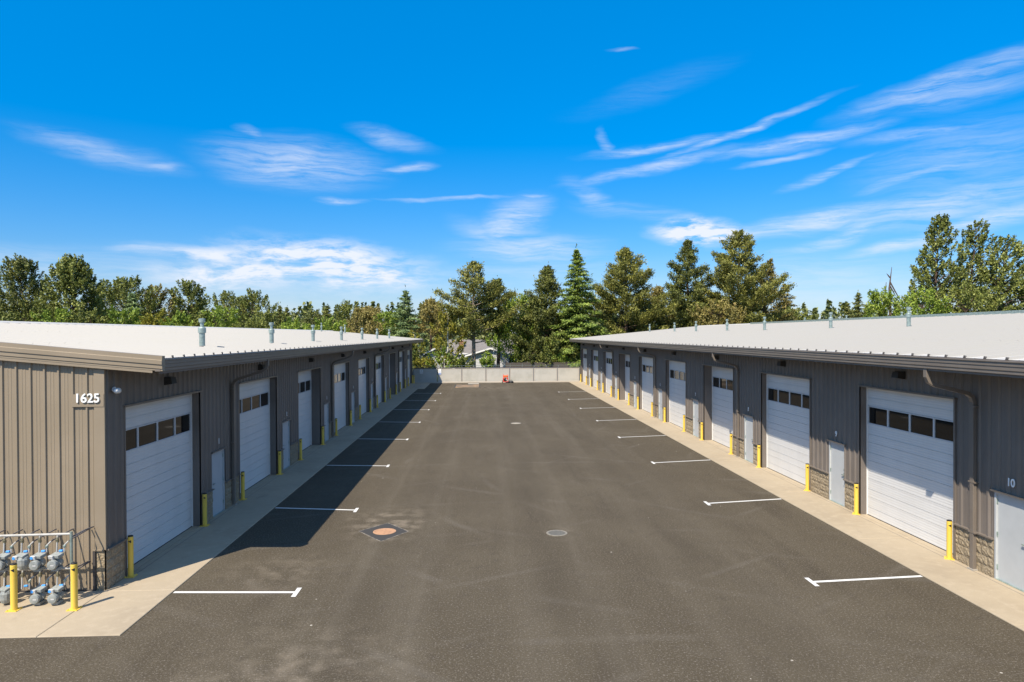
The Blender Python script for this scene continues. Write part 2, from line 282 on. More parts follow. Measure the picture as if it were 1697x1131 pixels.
# ------------------------------------------------------------ mesh building
ORG = {}
class MB:
    def __init__(s): s.v = []; s.f = []
    def quad(s, *p):
        i = len(s.v); s.v += [tuple(q) for q in p]; s.f.append(tuple(range(i, i+len(p)))); return s
    def box(s, a, b, M=None):
        x0, y0, z0 = a; x1, y1, z1 = b
        P = [(x0,y0,z0),(x1,y0,z0),(x1,y1,z0),(x0,y1,z0),(x0,y0,z1),(x1,y0,z1),(x1,y1,z1),(x0,y1,z1)]
        if M: P = [tuple(M @ Vector(p)) for p in P]
        i = len(s.v); s.v += P
        s.f += [tuple(i+k for k in q) for q in ((0,3,2,1),(4,5,6,7),(0,1,5,4),(1,2,6,5),(2,3,7,6),(3,0,4,7))]; return s
    def ring(s, c, ax, r, n=12, M=None):
        ax = Vector(ax).normalized(); t = Vector((0,0,1)) if abs(ax.z) < .9 else Vector((1,0,0))
        u = ax.cross(t).normalized(); w = ax.cross(u); i = len(s.v)
        s.v += [tuple(Vector(c) + u*r*math.cos(2*math.pi*k/n) + w*r*math.sin(2*math.pi*k/n)) for k in range(n)]; return i
    def tube(s, pts, rad, n=10, caps=True):
        if not hasattr(rad, '__len__'): rad = [rad]*len(pts)
        pts = [Vector(p) for p in pts]; idx = []
        ref = None
        for k, p in enumerate(pts):
            a = pts[max(0,k-1)]; b = pts[min(len(pts)-1,k+1)]; ax = (b-a).normalized()
            if ref is None: ref = ax.orthogonal().normalized()
            u = (ref - ax*ref.dot(ax)).normalized(); w = ax.cross(u); ref = u
            idx.append(len(s.v)); s.v += [tuple(p + u*rad[k]*math.cos(2*math.pi*j/n) + w*rad[k]*math.sin(2*math.pi*j/n)) for j in range(n)]
        for a, b in zip(idx, idx[1:]):
            for j in range(n): s.f.append((a+j, a+(j+1)%n, b+(j+1)%n, b+j))
        if caps: s.f.append(tuple(range(idx[0]+n-1, idx[0]-1, -1))); s.f.append(tuple(range(idx[-1], idx[-1]+n)))
        return s
    def lathe(s, o, prof, n=20, axis='z', caps=True):
        """prof = [(r, h)]"""
        idx = []
        for r, h in prof:
            idx.append(len(s.v))
            for j in range(n):
                c, t = r*math.cos(2*math.pi*j/n), r*math.sin(2*math.pi*j/n)
                p = (c, t, h) if axis == 'z' else ((t, h, c) if axis == 'y' else (h, c, t))
                s.v.append((o[0]+p[0], o[1]+p[1], o[2]+p[2]))
        for a, b in zip(idx, idx[1:]):
            for j in range(n): s.f.append((a+j, a+(j+1)%n, b+(j+1)%n, b+j))
        if caps: s.f.append(tuple(range(idx[0]+n-1, idx[0]-1, -1))); s.f.append(tuple(range(idx[-1], idx[-1]+n)))
        return s
    def sweep(s, prof, A, B, mk):
        """extrude open profile prof between parameters A and B; mk(p, t) -> point"""
        i = len(s.v); n = len(prof)
        s.v += [tuple(mk(p, A)) for p in prof] + [tuple(mk(p, B)) for p in prof]
        for k in range(n-1): s.f.append((i+k, i+k+1, i+n+k+1, i+n+k))
        return s
def link(name, me, m, parent=None, smooth=False):
    o = bpy.data.objects.new(name, me); COL.objects.link(o)
    if m: me.materials.append(m)
    if smooth: me.polygons.foreach_set('use_smooth', [True]*len(me.polygons))
    if parent: o.parent = parent; ORG[o.name] = ORG[parent.name]
    return o
def obj(name, mb, m, parent=None, org=None, smooth=False, bevel=0):
    o0 = Vector(ORG[parent.name]) if parent else Vector(org or (0,0,0))
    me = bpy.data.meshes.new(name)
    me.from_pydata([(v[0]-o0.x, v[1]-o0.y, v[2]-o0.z) for v in mb.v], [], mb.f); me.update()
    o = link(name, me, m, parent, smooth)
    if not parent: o.location = o0; ORG[o.name] = tuple(o0)
    if bevel:
        b = o.modifiers.new('bevel', 'BEVEL'); b.width = bevel; b.segments = 2; b.limit_method = 'ANGLE'
    return o
def tag(o, label=None, cat=None, group=None, kind=None):
    if label: o['label'] = label
    if cat: o['category'] = cat
    if group: o['group'] = group
    if kind: o['kind'] = kind
    return o
def thing(name, label, cat, org=(0,0,0), group=None):
    o = bpy.data.objects.new(name, None); COL.objects.link(o); o.location = org; ORG[o.name] = tuple(org)
    o.empty_display_size = .3
    return tag(o, label, cat, group)
def dup(root, loc, label=None, rotz=None, scale=None):
    def cp(o, par):
        c = o.copy(); COL.objects.link(c)
        if par: c.parent = par
        for ch in list(o.children): cp(ch, c)
        return c
    r = cp(root, None); r.location = loc; ORG[r.name] = tuple(loc)
    if label: r['label'] = label
    if rotz is not None: r.rotation_euler.z = rotz
    if scale: r.scale = scale
    return r
def text(name, s, size, m, parent, M, extr=.01, bold=0, align='CENTER'):
    cu = bpy.data.curves.new(name, 'FONT'); cu.body = s; cu.size = size; cu.extrude = extr; cu.offset = bold; cu.align_x = align; cu.align_y = 'BOTTOM'
    t = bpy.data.objects.new(name, cu); COL.objects.link(t); dg = bpy.context.evaluated_depsgraph_get(); dg.update()
    me = bpy.data.meshes.new_from_object(t.evaluated_get(dg)); bpy.data.objects.remove(t); bpy.data.curves.remove(cu)
    o0 = Vector(ORG[parent.name]); me.transform(Matrix.Translation(-o0) @ M); me.name = name
    me.materials.clear(); return link(name, me, m, parent)

# ------------------------------------------------------------ layout numbers (metres)
XL, XR = -8.446, 11.747           # faces of the two long walls
AL, AR = -6.903, 10.223           # outer edges of the concrete aprons
P, GW, GH = 7.62, 4.313, 4.017    # bay spacing, garage opening width and height
SL, SR = 16.628, 16.764           # near edge of the first opening on each side
Y0, YE = 15.77, 82.9              # near gable wall, far end
ORDN = ['first', 'second', 'third', 'fourth', 'fifth', 'sixth', 'seventh', 'eighth', 'ninth']

# ------------------------------------------------------------ ground
g = MB(); n = 24; S = 3000
xs = [-S, -400, -120, -60, 60, 120, 400, S]; ys = [-S, -400, -60, 83, 140, 400, S]
for i in range(len(xs)-1):
    for j in range(len(ys)-1): g.quad((xs[i],ys[j],-.03),(xs[i+1],ys[j],-.03),(xs[i+1],ys[j+1],-.03),(xs[i],ys[j+1],-.03))
tag(obj('ground', g, M_GRASS), kind='structure')
tag(obj('asphalt_yard', MB().quad((-45,-40,0),(60,-40,0),(60,82.9,0),(-45,82.9,0)), M_ASPH), kind='structure')
ap = MB(); T = .022
def slab(mb, x0, x1, y0, y1, z=T):
    e = .012
    mb.quad((x0+e,y0+e,z),(x1-e,y0+e,z),(x1-e,y1-e,z),(x0+e,y1-e,z))
    mb.quad((x0,y0,z-.008),(x1,y0,z-.008),(x1-e,y0+e,z),(x0+e,y0+e,z)); mb.quad((x1,y0,z-.008),(x1,y1,z-.008),(x1-e,y1-e,z),(x1-e,y0+e,z))
    mb.quad((x0,y1,z-.008),(x0,y0,z-.008),(x0+e,y0+e,z),(x0+e,y1-e,z)); mb.quad((x1,y1,z-.008),(x0,y1,z-.008),(x0+e,y1-e,z),(x1-e,y1-e,z))
    mb.quad((x0,y0,-.01),(x1,y0,-.01),(x1,y0,z-.008),(x0,y0,z-.008)); mb.quad((x1,y0,-.01),(x1,y1,-.01),(x1,y1,z-.008),(x1,y0,z-.008)); mb.quad((x0,y1,-.01),(x0,y0,-.01),(x0,y0,z-.008),(x0,y1,z-.008))
YJL = [13.37, 15.7, 19.1, 25.2, 31.3, 37.4, 43.5, 49.6, 55.7, 61.8, 67.9, 73.4]
for a, b in zip(YJL, YJL[1:]): slab(ap, XL+.002 if b > 16 else XL+.006, AL, a+.006, b-.006)
slab(ap, XL+.002, -6.21, 73.406, 82.1)
for a, b in ((-12.6, -8.452), (-20, -12.61)): slab(ap, a, b, 13.376, Y0+.05)
tag(obj('apron', ap, M_CONC), kind='structure')
ap = MB(); YJR = [4, 8.5, 12.9, 18.6, 24.25, 30.4, 36.5, 42.6, 48.7, 54.8, 60.9, 67, 73.1, 82.1]
for a, b in zip(YJR, YJR[1:]): slab(ap, AR, XR-.002, a+.006, b-.006)
tag(obj('apron', ap, M_CONC), kind='structure')
j = MB(); z = .003
j.quad((XL-12,13.36,z),(AL-.02,13.36,z),(AL-.02,73.4,z),(XL-12,73.4,z)); j.quad((AR+.02,4,z),(XR+.1,4,z),(XR+.1,82.1,z),(AR+.02,82.1,z))
tag(obj('joint_base', j, M_JOINT), kind='structure')
sm = MB()
sm.box((XL+.16,16.7,T),(XL+.175,73.3,T+.002)); sm.box((XR-.175,9,T),(XR-.16,82,T+.002))
tag(obj('apron_joint', sm, M_SEAM), kind='structure')
tag(obj('kerb', MB().box((XL+.02,82.14,-.02),(XR-.05,82.7,.13)), M_KERB, bevel=.02), kind='structure')

def parking_line(s, x0, x1, ya, yb):
    m = MB(); w = .052; z = .005
    m.quad((x0,ya-w,z),(x1,yb-w,z),(x1,yb+w,z),(x0,ya+w,z))
    d = .1 if x1 > x0 else -.1
    m.quad((x1,yb-.27,z),(x1+d,yb-.27,z),(x1+d,yb+.27,z),(x1,yb+.27,z))
    tag(obj('parking_line', m, M_PAINT), kind='structure')
for k, (a, b) in enumerate(((15.60,15.45),(23.10,22.65),(30.57,30.25),(38.3,37.9),(45.72,45.3),(53.2,52.9),(60.6,60.1),(68.1,67.7))):
    parking_line(1, AL+.03, -4.2, a, b)
for k, (a, b) in enumerate(((15.68,15.45),(23.29,22.83),(30.7,30.2),(38.3,37.8),(45.7,45.2),(53.3,52.9),(60.8,60.25),(68.4,68.1))):
    parking_line(-1, AR-.03, 7.52, a, b)
# painted symbol on the pad by the far end
m = MB()
for a, b, c, d in ((-7.7,-7.0,76.2,76.3),(-7.7,-7.62,76.2,78.3),(-7.7,-6.7,78.2,78.3),(-6.95,-6.87,76.2,78),(-7.4,-6.6,77.2,77.3)): m.quad((a,c,T+.004),(b,c,T+.004),(b,d,T+.004),(a,d,T+.004))
tag(obj('pavement_symbol', m, mat('faded_blue_paint', (.10,.13,.19), .8, noise=[(5,(.3,.28,.24),.45,.6,U)])), kind='structure')
# patches
c = (-2.9, 20.1); pt = [(-3.6,20.2),(-2.84,19.18),(-2.2,20.1),(-2.9,21.0)]
tag(obj('asphalt_patch', MB().quad(*[(x,y,.004) for x,y in pt]), M_PATCH), kind='structure')
ring = MB()
for k in range(4):
    a, b = Vector((*pt[k],0)), Vector((*pt[(k+1)%4],0)); n_ = Vector(((b-a).y,-(b-a).x,0)).normalized()*.04
    ring.quad(a+Vector((0,0,.003)), b+Vector((0,0,.003)), b+n_+Vector((0,0,.003)), a+n_+Vector((0,0,.003)))
tag(obj('patch_edge_dust', ring, mat('pale_dust', (.22,.19,.15), .95, noise=[(6,(.09,.08,.07),.4,.6,U)])), kind='structure')
tag(obj('clay_patch', MB().quad((-3.0,74.9,.004),(-.45,75.1,.004),(-.45,79.3,.004),(-3.05,79.3,.004)), M_CLAY), kind='structure')
e = MB(); e.box((-.47,75,.001),(-.33,79.4,.006)); e.box((-3.2,75,.001),(-3.06,79.4,.006))
tag(obj('patch_border', e, M_PATCH), kind='structure')
tag(obj('concrete_strip', MB().box((-1.75,80.0,-.01),(-.5,81.3,.03)), M_CHALK), kind='structure')
def cover(name, label, x, y, r, m_ring, m_lid, grate):
    t = thing(name, label, 'manhole cover' if not grate else 'drain grate', (x,y,0))
    obj('rim', MB().lathe((x,y,.0), [(r,.0),(r,.012),(r-.05,.014),(r-.055,.004)], 32, caps=False), m_ring, t)
    lid = MB().lathe((x,y,0), [(r-.056,.001),(r-.056,.009),(.001,.010)], 32, caps=False)
    if grate:
        for k in range(-5,6):
            yy = k*.045; h = math.sqrt(max(0,(r-.07)**2-yy*yy))
            if h > .03: lid.box((x-h,y+yy-.012,.009),(x+h,y+yy+.012,.016))
    else:
        for k in range(-3,4):
            h = math.sqrt((r-.08)**2-(k*.065)**2); lid.box((x-h,y+k*.065-.009,.009),(x+h,y+k*.065+.009,.013))
        lid.box((x-.012,y-r+.1,.012),(x+.012,y+r-.1,.0145))
    obj('lid', lid, m_lid, t); return t
cover('manhole_cover', 'rusty orange manhole cover set in a dark diamond patch of asphalt', -2.87, 20.1, .33, M_RUST, M_RUST, False)
M_RIM = mat('pale_rim', (.22, .20, .16), .8, noise=[(14, (.14, .125, .10), .45, .7, U)])
cover('drain_grate', 'round iron drain grate with a pale rim on the near asphalt', 2.08, 19.66, .30, M_RIM, M_GRATE, True)
cover('manhole_cover', 'small pale grey manhole cover midway down the yard', 2.08, 44.25, .34, M_RIM, M_CHALK, False)

# ------------------------------------------------------------ the long buildings
RIB = .3048
def ribbed(mb, u0, u1, z0, z1, mk, base=.12, top=.055, h=.040, ztop=None):
    """ribbed sheet between u0 and u1; mk(u, out, z)"""
    k0 = math.floor(u0/RIB)-1; pr = []
    for k in range(k0, int(u1/RIB)+2):
        o = k*RIB
        for du, dh in ((0,0),((base-top)/2,h),((base+top)/2,h),(base,0),(base+.055,0),(base+.063,.005),(base+.08,.005),(base+.088,0),(base+.125,0),(base+.133,.005),(base+.15,.005),(base+.158,0)):
            pr.append((o+du, dh))
    out = [(u0, None)] + [p for p in pr if u0 < p[0] < u1] + [(u1, None)]
    us = [p[0] for p in pr]; hs = [p[1] for p in pr]
    out = [(u, hh if hh is not None else float(np.interp(u, us, hs))) for u, hh in out]
    i = len(mb.v)
    for u, hh in out: mb.v.append(tuple(mk(u, hh, z0)))
    for u, hh in out: mb.v.append(tuple(mk(u, hh, z1 if ztop is None else ztop(u))))
    n = len(out)
    for k in range(n-1): mb.f.append((i+k, i+k+1, i+n+k+1, i+n+k))
def blocks(mb, mort, u0, u1, z1, mk, seed, depth=.1):
    """split-face masonry wainscot: courses .2 high, blocks .4 long"""
    rnd = random.Random(seed); mort.sweep([(u0,0),(u1,0)], 0, z1, lambda p, t: mk(p[0], .018, t))
    c = 0; z = .0
    nc = max(1, round(z1/.205)); ch = z1/nc
    for c in range(nc):
        z = c*ch; u = u0 - (.2 if c % 2 else 0)
        while u < u1:
            a, b = max(u, u0)+.003, min(u+.4, u1)-.003
            u += .4
            if b-a < .03: continue
            nx = max(2, int((b-a)/.05)); nz = 4; i = len(mb.v)
            for kz in range(nz+1):
                for kx in range(nx+1):
                    edge = kx in (0,nx) or kz in (0,nz)
                    o = .026 if edge else .03 + rnd.random()*.022
                    mb.v.append(tuple(mk(a+(b-a)*kx/nx, o, z+.003+(ch-.006)*kz/nz)))
            for kz in range(nz):
                for kx in range(nx):
                    q = i+kz*(nx+1)+kx; mb.f.append((q,q+1,q+nx+2,q+nx+1))
def entry_door(par, mk, u0, num, n):
    w, h = 1.04, 2.03
    f = MB()
    def bx(mb, ua, ub, oa, ob, za, zb):
        a, b = mk(ua, oa, za), mk(ub, ob, zb); mb.box([min(a[i],b[i]) for i in range(3)], [max(a[i],b[i]) for i in range(3)])
    bx(f, u0, u0+.05, -.1, .012, T, h); bx(f, u0+w-.05, u0+w, -.1, .012, T, h); bx(f, u0+.05, u0+w-.05, -.1, .012, h-.05, h)
    d = MB(); bx(d, u0+.053, u0+w-.053, -.09, -.03, T+.012, h-.053)
    door = obj('entry_door', d, M_LEAF, par); obj('door_frame', f, M_LEAF, door)
    k = MB(); bx(k, u0-.06, u0+w+.06, .002, .075, h+.004, h+.045); obj('drip_cap', k, M_TRIM, door)
    hd = MB(); bx(hd, u0+.09, u0+.15, -.03, -.018, .93, 1.11); bx(hd, u0+.1, u0+.23, .0, .022, 1.03, 1.055); bx(hd, u0+.11, u0+.135, -.03, .022, 1.03, 1.055); obj('handle', hd, M_GALV, door)
    dl = MB(); bx(dl, u0+.10, u0+.14, -.03, -.01, 1.2, 1.24); obj('deadbolt', dl, M_GALV, door)
    for zz in (.25, 1.0, 1.75):
        hg = MB(); bx(hg, u0+w-.065, u0+w-.045, -.03, .0, zz, zz+.11); obj('hinge', hg, M_GALV, door)
    bx(th := MB(), u0+.05, u0+w-.05, -.1, .03, T+.001, T+.011); obj('threshold', th, M_GALV, door)
    return door
def garage_door(par, mk, u0, dep, seed):
    rnd = random.Random(seed)
    def bx(mb, ua, ub, oa, ob, za, zb):
        a, b = mk(ua, oa, za), mk(ub, ob, zb); mb.box([min(a[i],b[i]) for i in range(3)], [max(a[i],b[i]) for i in range(3)])
    u1 = u0+GW; ns = 7; hs = (GH-.06)/ns; zb = .036
    def prof(z0, h):
        p = [(z0, -.02), (z0+.007, -.02), (z0+.008, 0)]
        n_ = 16
        for k in range(1, n_):
            z = z0+.008+(h-.009)*k/n_
            if k == 7: p += [(z-.007, 0), (z-.006, -.016), (z+.006, -.016), (z+.007, 0)]
            else: p.append((z, 0 if k % 2 else -.0028))
        p.append((z0+h, 0)); return p
    lo = []; 
    for k in range(5): lo += prof(zb+k*hs, hs)
    hi = prof(zb+6*hs, hs)
    d = MB()
    for pr in (lo, hi): d.sweep(pr, u0+.03, u1-.03, lambda p, t: mk(t, -dep+p[1], p[0]))
    door = obj('garage_door', d, M_DOOR, par)
    za, zc = zb+5*hs, zb+6*hs; fr = MB()
    bx(fr, u0+.03, u1-.03, -dep-.03, -dep+.006, za+.002, za+.035); bx(fr, u0+.03, u1-.03, -dep-.03, -dep+.006, zc-.035, zc-.002)
    pw = (GW-.06-5*.07)/4
    for k in range(5): bx(fr, u0+.03+k*(pw+.07), u0+.03+k*(pw+.07)+.07, -dep-.03, -dep+.004, za+.035, zc-.035)
    obj('window_frame', fr, M_ALU, door)
    for k in range(4):
        a = u0+.10+k*(pw+.07); p_ = MB(); t = rnd.uniform(-.002, .002)
        q = [mk(a,-dep-.02+t,za+.035), mk(a+pw,-dep-.02-t,za+.035), mk(a+pw,-dep-.02-t,zc-.035), mk(a,-dep-.02+t,zc-.035)]
        p_.quad(*q); obj('window_pane', p_, M_GLASS, door)
    sl_ = MB(); bx(sl_, u0+.001, u1-.001, -dep-.06, .0015, -.01, T); obj('sill', sl_, M_CONC, door)
    s_ = MB(); bx(s_, u0+.02, u1-.02, -dep-.02, -dep+.004, T, zb+.002); obj('bottom_seal', s_, M_SEAL, door)
    t_ = MB(); bx(t_, u0, u0+.03, -dep-.03, -dep+.02, T, GH-.015); bx(t_, u1-.03, u1, -dep-.03, -dep+.02, T, GH-.015); bx(t_, u0+.03, u1-.03, -dep-.03, -dep+.02, GH-.03, GH-.0155)
    obj('track_trim', t_, M_DOOR, door)
    j_ = MB(); W2 = .0
    for a in (u0, u1):
        j_.quad(mk(a,-dep,T), mk(a,.045,T), mk(a,.045,GH), mk(a,-dep,GH))
    j_.quad(mk(u0,-dep,GH), mk(u1,-dep,GH), mk(u1,.045,GH), mk(u0,.045,GH))
    for a, b in ((u0-.06,u0),(u1,u1+.06)): bx(j_, a, b, .002, .045, .0, GH)
    obj('door_reveal', j_, M_DTRIM if False else M_WALL, door)
    h_ = MB(); bx(h_, u0-.09, u1+.09, .002, .085, GH+.003, GH+.05); obj('header_flashing', h_, M_TRIM, door)
    return door
def wall_pack(par, mk, u, z):
    def P_(du, o, dz): return mk(u+du, o, z+dz)
    b = MB(); i = len(b.v)
    b.v += [P_(-.17,.035,-.10),P_(.17,.035,-.10),P_(.17,.035,.11),P_(-.17,.035,.11),P_(-.15,.24,-.07),P_(.15,.24,-.07),P_(.15,.20,.10),P_(-.15,.20,.10)]
    b.f += [(0,1,2,3),(4,5,6,7),(2,3,7,6),(0,1,5,4),(0,3,7,4),(1,2,6,5)]
    o = obj('wall_light', b, M_BLKC, par)
    l = MB(); l.quad(P_(-.12,.07,-.102),P_(.12,.07,-.102),P_(.12,.20,-.085),P_(-.12,.20,-.085)); obj('lens', l, M_LENS, o)
def downspout(par, mk, u, xe_out, zt):
    """rectangular pipe from the gutter outlet back to the wall, then down to the apron"""
    path = [(xe_out-.11, zt), (xe_out-.11, zt-.22), (xe_out-.16, zt-.33), (xe_out-.30, zt-.42), (.26, 4.24), (.14, 4.15), (.095, 4.02), (.095, T+.001)]
    m = MB(); w, h = .062, .045
    pts = [Vector((p[0], p[1])) for p in path]; rings = []
    for k, p in enumerate(pts):
        a = pts[max(0,k-1)]; b = pts[min(len(pts)-1,k+1)]; t = (b-a).normalized(); nn = Vector((-t.y, t.x))
        q = [p+nn*h, p-nn*h]; i = len(m.v); rings.append(i)
        m.v += [tuple(mk(u-w, q[0].x, q[0].y)), tuple(mk(u+w, q[0].x, q[0].y)), tuple(mk(u+w, q[1].x, q[1].y)), tuple(mk(u-w, q[1].x, q[1].y))]
    for a, b in zip(rings, rings[1:]):
        for k in range(4): m.f.append((a+k, a+(k+1)%4, b+(k+1)%4, b+k))
    o = obj('downspout', m, M_TRIM, par, bevel=.008)
    s_ = MB()
    for zz in (3.9, 2.1, .9):
        a, b = mk(u-.11, .034, zz), mk(u+.11, .146, zz+.035)
        s_.box([min(a[i],b[i]) for i in range(3)], [max(a[i],b[i]) for i in range(3)])
    obj('strap', s_, M_TRIM, o)
    c_ = MB(); a, b = mk(u-.1, .03, T), mk(u+.1, .17, T+.03); c_.box([min(a[i],b[i]) for i in range(3)], [max(a[i],b[i]) for i in range(3)])
    obj('drain_boot', c_, M_CHALK, o)
def vent(par, x, y, z0, h, k=.78):
    v = MB().lathe((x,y,z0-.03), [(.11*k,0),(.11*k,h*.56)], 16)
    o = obj('roof_vent', v, M_GALV, par, smooth=False)
    obj('collar', MB().lathe((x,y,z0), [(.15*k,h*.50),(.15*k,h*.66),(.11*k,h*.70),(.075*k,h*.71)], 16), M_GALV, o)
    obj('cap', MB().lathe((x,y,z0), [(.07*k,h*.70),(.07*k,h*.86),(.12*k,h*.865),(.125*k,h*.99),(.05*k,h)], 16), M_GALV, o)
    obj('flashing', MB().lathe((x,y,z0-.04), [(.17*k,0),(.16*k,.05),(.12*k,.09)], 16), M_RDARK, o)

def building(side):
    L_ = side < 0; XW = XL if L_ else XR; s = 1 if L_ else -1; S0 = SL if L_ else SR
    XE = -7.1 if L_ else 10.4; ZE = 5.18 if L_ else 5.12; SLP = .093
    XRG = -17.9 if L_ else 26.2; ya = Y0 if L_ else 8.6; n0 = 0 if L_ else -1
    mk = lambda u, o, z: (XW+s*o, u, z)
    par = thing('warehouse_building',
        'long low storage building on the left with the 1625 address on its tan end wall' if L_ else 'long low storage building on the right whose near door is number 10', 'building', (XW, ya, 0))
    deps = ({0:.22,1:.26,2:.45,6:.5} if L_ else {2:.42,5:.5})
    w = MB(); bl = MB(); mo = MB(); led = MB(); ZW = .93; ZT = 4.97
    u = ya; spans = []
    for n in range(n0, 9):
        g0 = S0+n*P; spans.append((u, g0, g0+GW)); u = g0+GW
    last = u
    def wains(a, b, sd):
        if b-a < .05: return
        bl, mo = MB(), MB(); blocks(bl, mo, a, b, ZW-.03, mk, sd)
        wc = obj('block_wainscot', bl, M_CMU, par); obj('mortar', mo, M_MORT, wc)
        led = MB(); led.box(*[[f(p, q) for p, q in zip(mk(a,.0,ZW-.028), mk(b,.085,ZW+.006))] for f in (min, max)]); obj('ledge_trim', led, M_TRIM, par)
    for k, (a, g0, g1) in enumerate(spans):
        n = n0+k
        pd = S0+(n-1)*P+5.23                     # entry door before this garage door belongs to the previous bay
        if a > ya+.1:
            a2 = a+.06
            ribbed(w, a2, pd, ZW+.006, ZT, mk); ribbed(w, pd+1.04, g0-.06, ZW+.006, ZT, mk); ribbed(w, pd, pd+1.04, 2.03, ZT, mk)
            wains(a2, pd, k*7+1); wains(pd+1.04, g0-.06, k*7+2)
        else:
            ribbed(w, a, g0-.06, ZW+.006, ZT, mk); wains(a+(.0 if not L_ else .0), g0-.06, 3)
        ribbed(w, g0-.06, g1+.06, GH+.05, ZT, mk)
    ribbed(w, last+.06, YE, ZW+.006, ZT, mk); wains(last+.06, YE, 91)
    obj('side_wall', w, M_WALL, par);
    for n in range(n0, 9):
        garage_door(par, mk, S0+n*P, deps.get(n, .2), n*13+side)
        wall_pack(par, mk, S0+n*P+2.156, 4.49)
        if n == 8: continue
        num = str(n+1) if L_ else str(9-n)
        d = entry_door(par, mk, S0+n*P+5.23, num, n)
        M = Matrix.Translation(mk(S0+n*P+5.75, .034, 2.2)) @ Matrix((Vector((0,s,0)), Vector((0,0,1)), Vector((s,0,0)))).transposed().to_4x4()
        text('unit_number', num, .25, M_WHT, par, M, .006, .006)
    for u in ([S0+n*P+6.87 for n in (0, 2, 4, 6)] if L_ else [S0+n*P+6.85 for n in (-1, 1, 3, 5)]): downspout(par, mk, u, abs(XE-XW), ZE-.27)
    # near / far gable walls, wall behind
    zr = lambda x: ZE + SLP*abs(x-XE) - .10
    XB = 2*XRG-XW                                  # far long side of the building
    g = MB(); mg = lambda u, o, z: (u, ya-o, z)
    zt = lambda x: (ZE + SLP*(abs(min(x,XRG)-XE) if not L_ else abs(max(x,XRG)-XE)) - SLP*max(0,(x-XRG) if not L_ else (XRG-x))) - .12
    lo_, hi_ = sorted((XW, XB))
    if L_:
        ribbed(g, lo_, hi_-.19, .03, 1, mg, base=.08, top=.035, h=.034, ztop=zt); ribbed(g, hi_-.185, hi_, ZW, 1, mg, h=.0, ztop=zt)
    else: ribbed(g, lo_, hi_, .03, 1, mg, base=.08, top=.035, h=.034, ztop=zt)
    obj('gable_wall', g, M_GABLE if L_ else M_WALL, par)
    if L_:
        ct = MB(); ct.box((XW-.19,ya-.037,ZW),(XW+.037,ya-.001,4.95)); ct.box((XW+.002,ya,ZW),(XW+.037,ya+.02,4.95)); ct.box((XW-.24,ya-.06,ZW-.02),(XW-.003,ya-.0375,ZW+.012)); obj('corner_trim', ct, M_GABLE, par)
        cb = MB(); cm = MB(); blocks(cb, cm, XW-.185, XW-.002, ZW-.025, lambda u,o,z: (u, ya-o*.6, z), 5); o_ = obj('corner_block', cb, M_CMU, par); obj('mortar', cm, M_MORT, o_)
        ba = MB(); ba.box((XW-.245,ya-.05,T),(XW-.19,ya-.003,ZW-.022)); ba.box((lo_,ya-.045,T),(XW-.247,ya-.003,.05)); obj('base_trim', ba, M_DTRIM, par)
        M = Matrix.Translation((-8.77, ya-.062, 4.165)) @ Matrix((Vector((1,0,0)), Vector((0,0,1)), Vector((0,-1,0)))).transposed().to_4x4()
        pl = MB(); pl.box((-9.11,ya-.046,4.12),(-8.42,ya-.036,4.40)); sg = obj('address_panel', pl, M_GABLE, par)
        text('address_number', '1625', .28, M_WHT, sg, M, .012, .004)
    fg = MB(); i = 0
    xs = [XW, XRG, XB]
    fg.quad((XW,YE,0),(XB,YE,0),(XB,YE,zt(XB)),(XRG,YE,zt(XRG)),(XW,YE,zt(XW))); fg.quad((XB,ya,0),(XB,YE,0),(XB,YE,zt(XB)),(XB,ya,zt(XB)))
    fg.quad((XW,YE+.001,0),(XW+s*.03,YE+.001,0),(XW+s*.03,YE+.001,4.95),(XW,YE+.001,4.95))
    obj('rear_wall', fg, M_WALL, par)
    # roof: standing seams running up the slope
    r = MB(); y0 = ya-.12; y1 = YE+.25; pitch = .61; pr = []; yy = y0
    while yy < y1:
        pr += [(yy,0),(yy+.035,.055),(yy+.065,.055),(yy+.1,0),(yy+.33,0),(yy+.345,.006),(yy+.36,0)]; yy += pitch
    pr = [p for p in pr if p[0] <= y1] + [(y1,0)]
    rz = lambda x: ZE + SLP*abs(x-XE)
    xo = XE+ (-s)*.06
    xs_ = [xo, XE-s*3.2, XE-s*6.6, XRG]
    for a, b in zip(xs_, xs_[1:]):
        lap = .004 if a != xo else 0
        r.sweep(pr, a, b, lambda p, t: (t, p[0], rz(t)+p[1]+.0+lap*(1 if t==a else 0)))
    nseam = len(r.f); npr = len(pr)-1
    xb = 2*XRG-XE; r.sweep([pr[0],pr[-1]], XRG, xb, lambda p, t: (t, p[0], rz(XRG)-SLP*abs(t-XRG)+p[1]))
    nf = len(r.f); cl = r; yy = y0
    while yy < y1-.1: cl.box((min(xo-s*.002, xo-s*.02),yy+.012,rz(xo)+.002),(max(xo-s*.002, xo-s*.02),yy+.088,rz(xo)+.05)); yy += pitch
    rf = obj('roof', r, M_ROOF, par); rf.data.materials.append(M_RDARK)
    for q in rf.data.polygons[nf:]: q.material_index = 1
    rf.data.materials.append(M_SEAMM)
    for k in range(nseam):
        if (k % npr) % 7 in (0, 1, 2, 4, 5): rf.data.polygons[k].material_index = 2
    rc = MB(); zz = rz(XRG); rc.sweep([(-.22,.045-.0205),(-.1,.075),(0,.10),(.1,.075),(.22,.045-.0205)], y0-.01, y1+.01, lambda p, t: (XRG+p[0], t, zz+p[1])); obj('ridge_cap', rc, M_ROOF, rf)
    # gutter
    gp = [(-.16,.0),(-.005,.0),(.0,-.012),(.0,-.035),(-.018,-.045),(-.018,-.115),(-.03,-.125),(-.03,-.20),(-.045,-.22),(-.045,-.275),(-.16,-.275),(-.16,0)]
    gm = MB(); gy0, gy1 = ya-.13, YE+.27
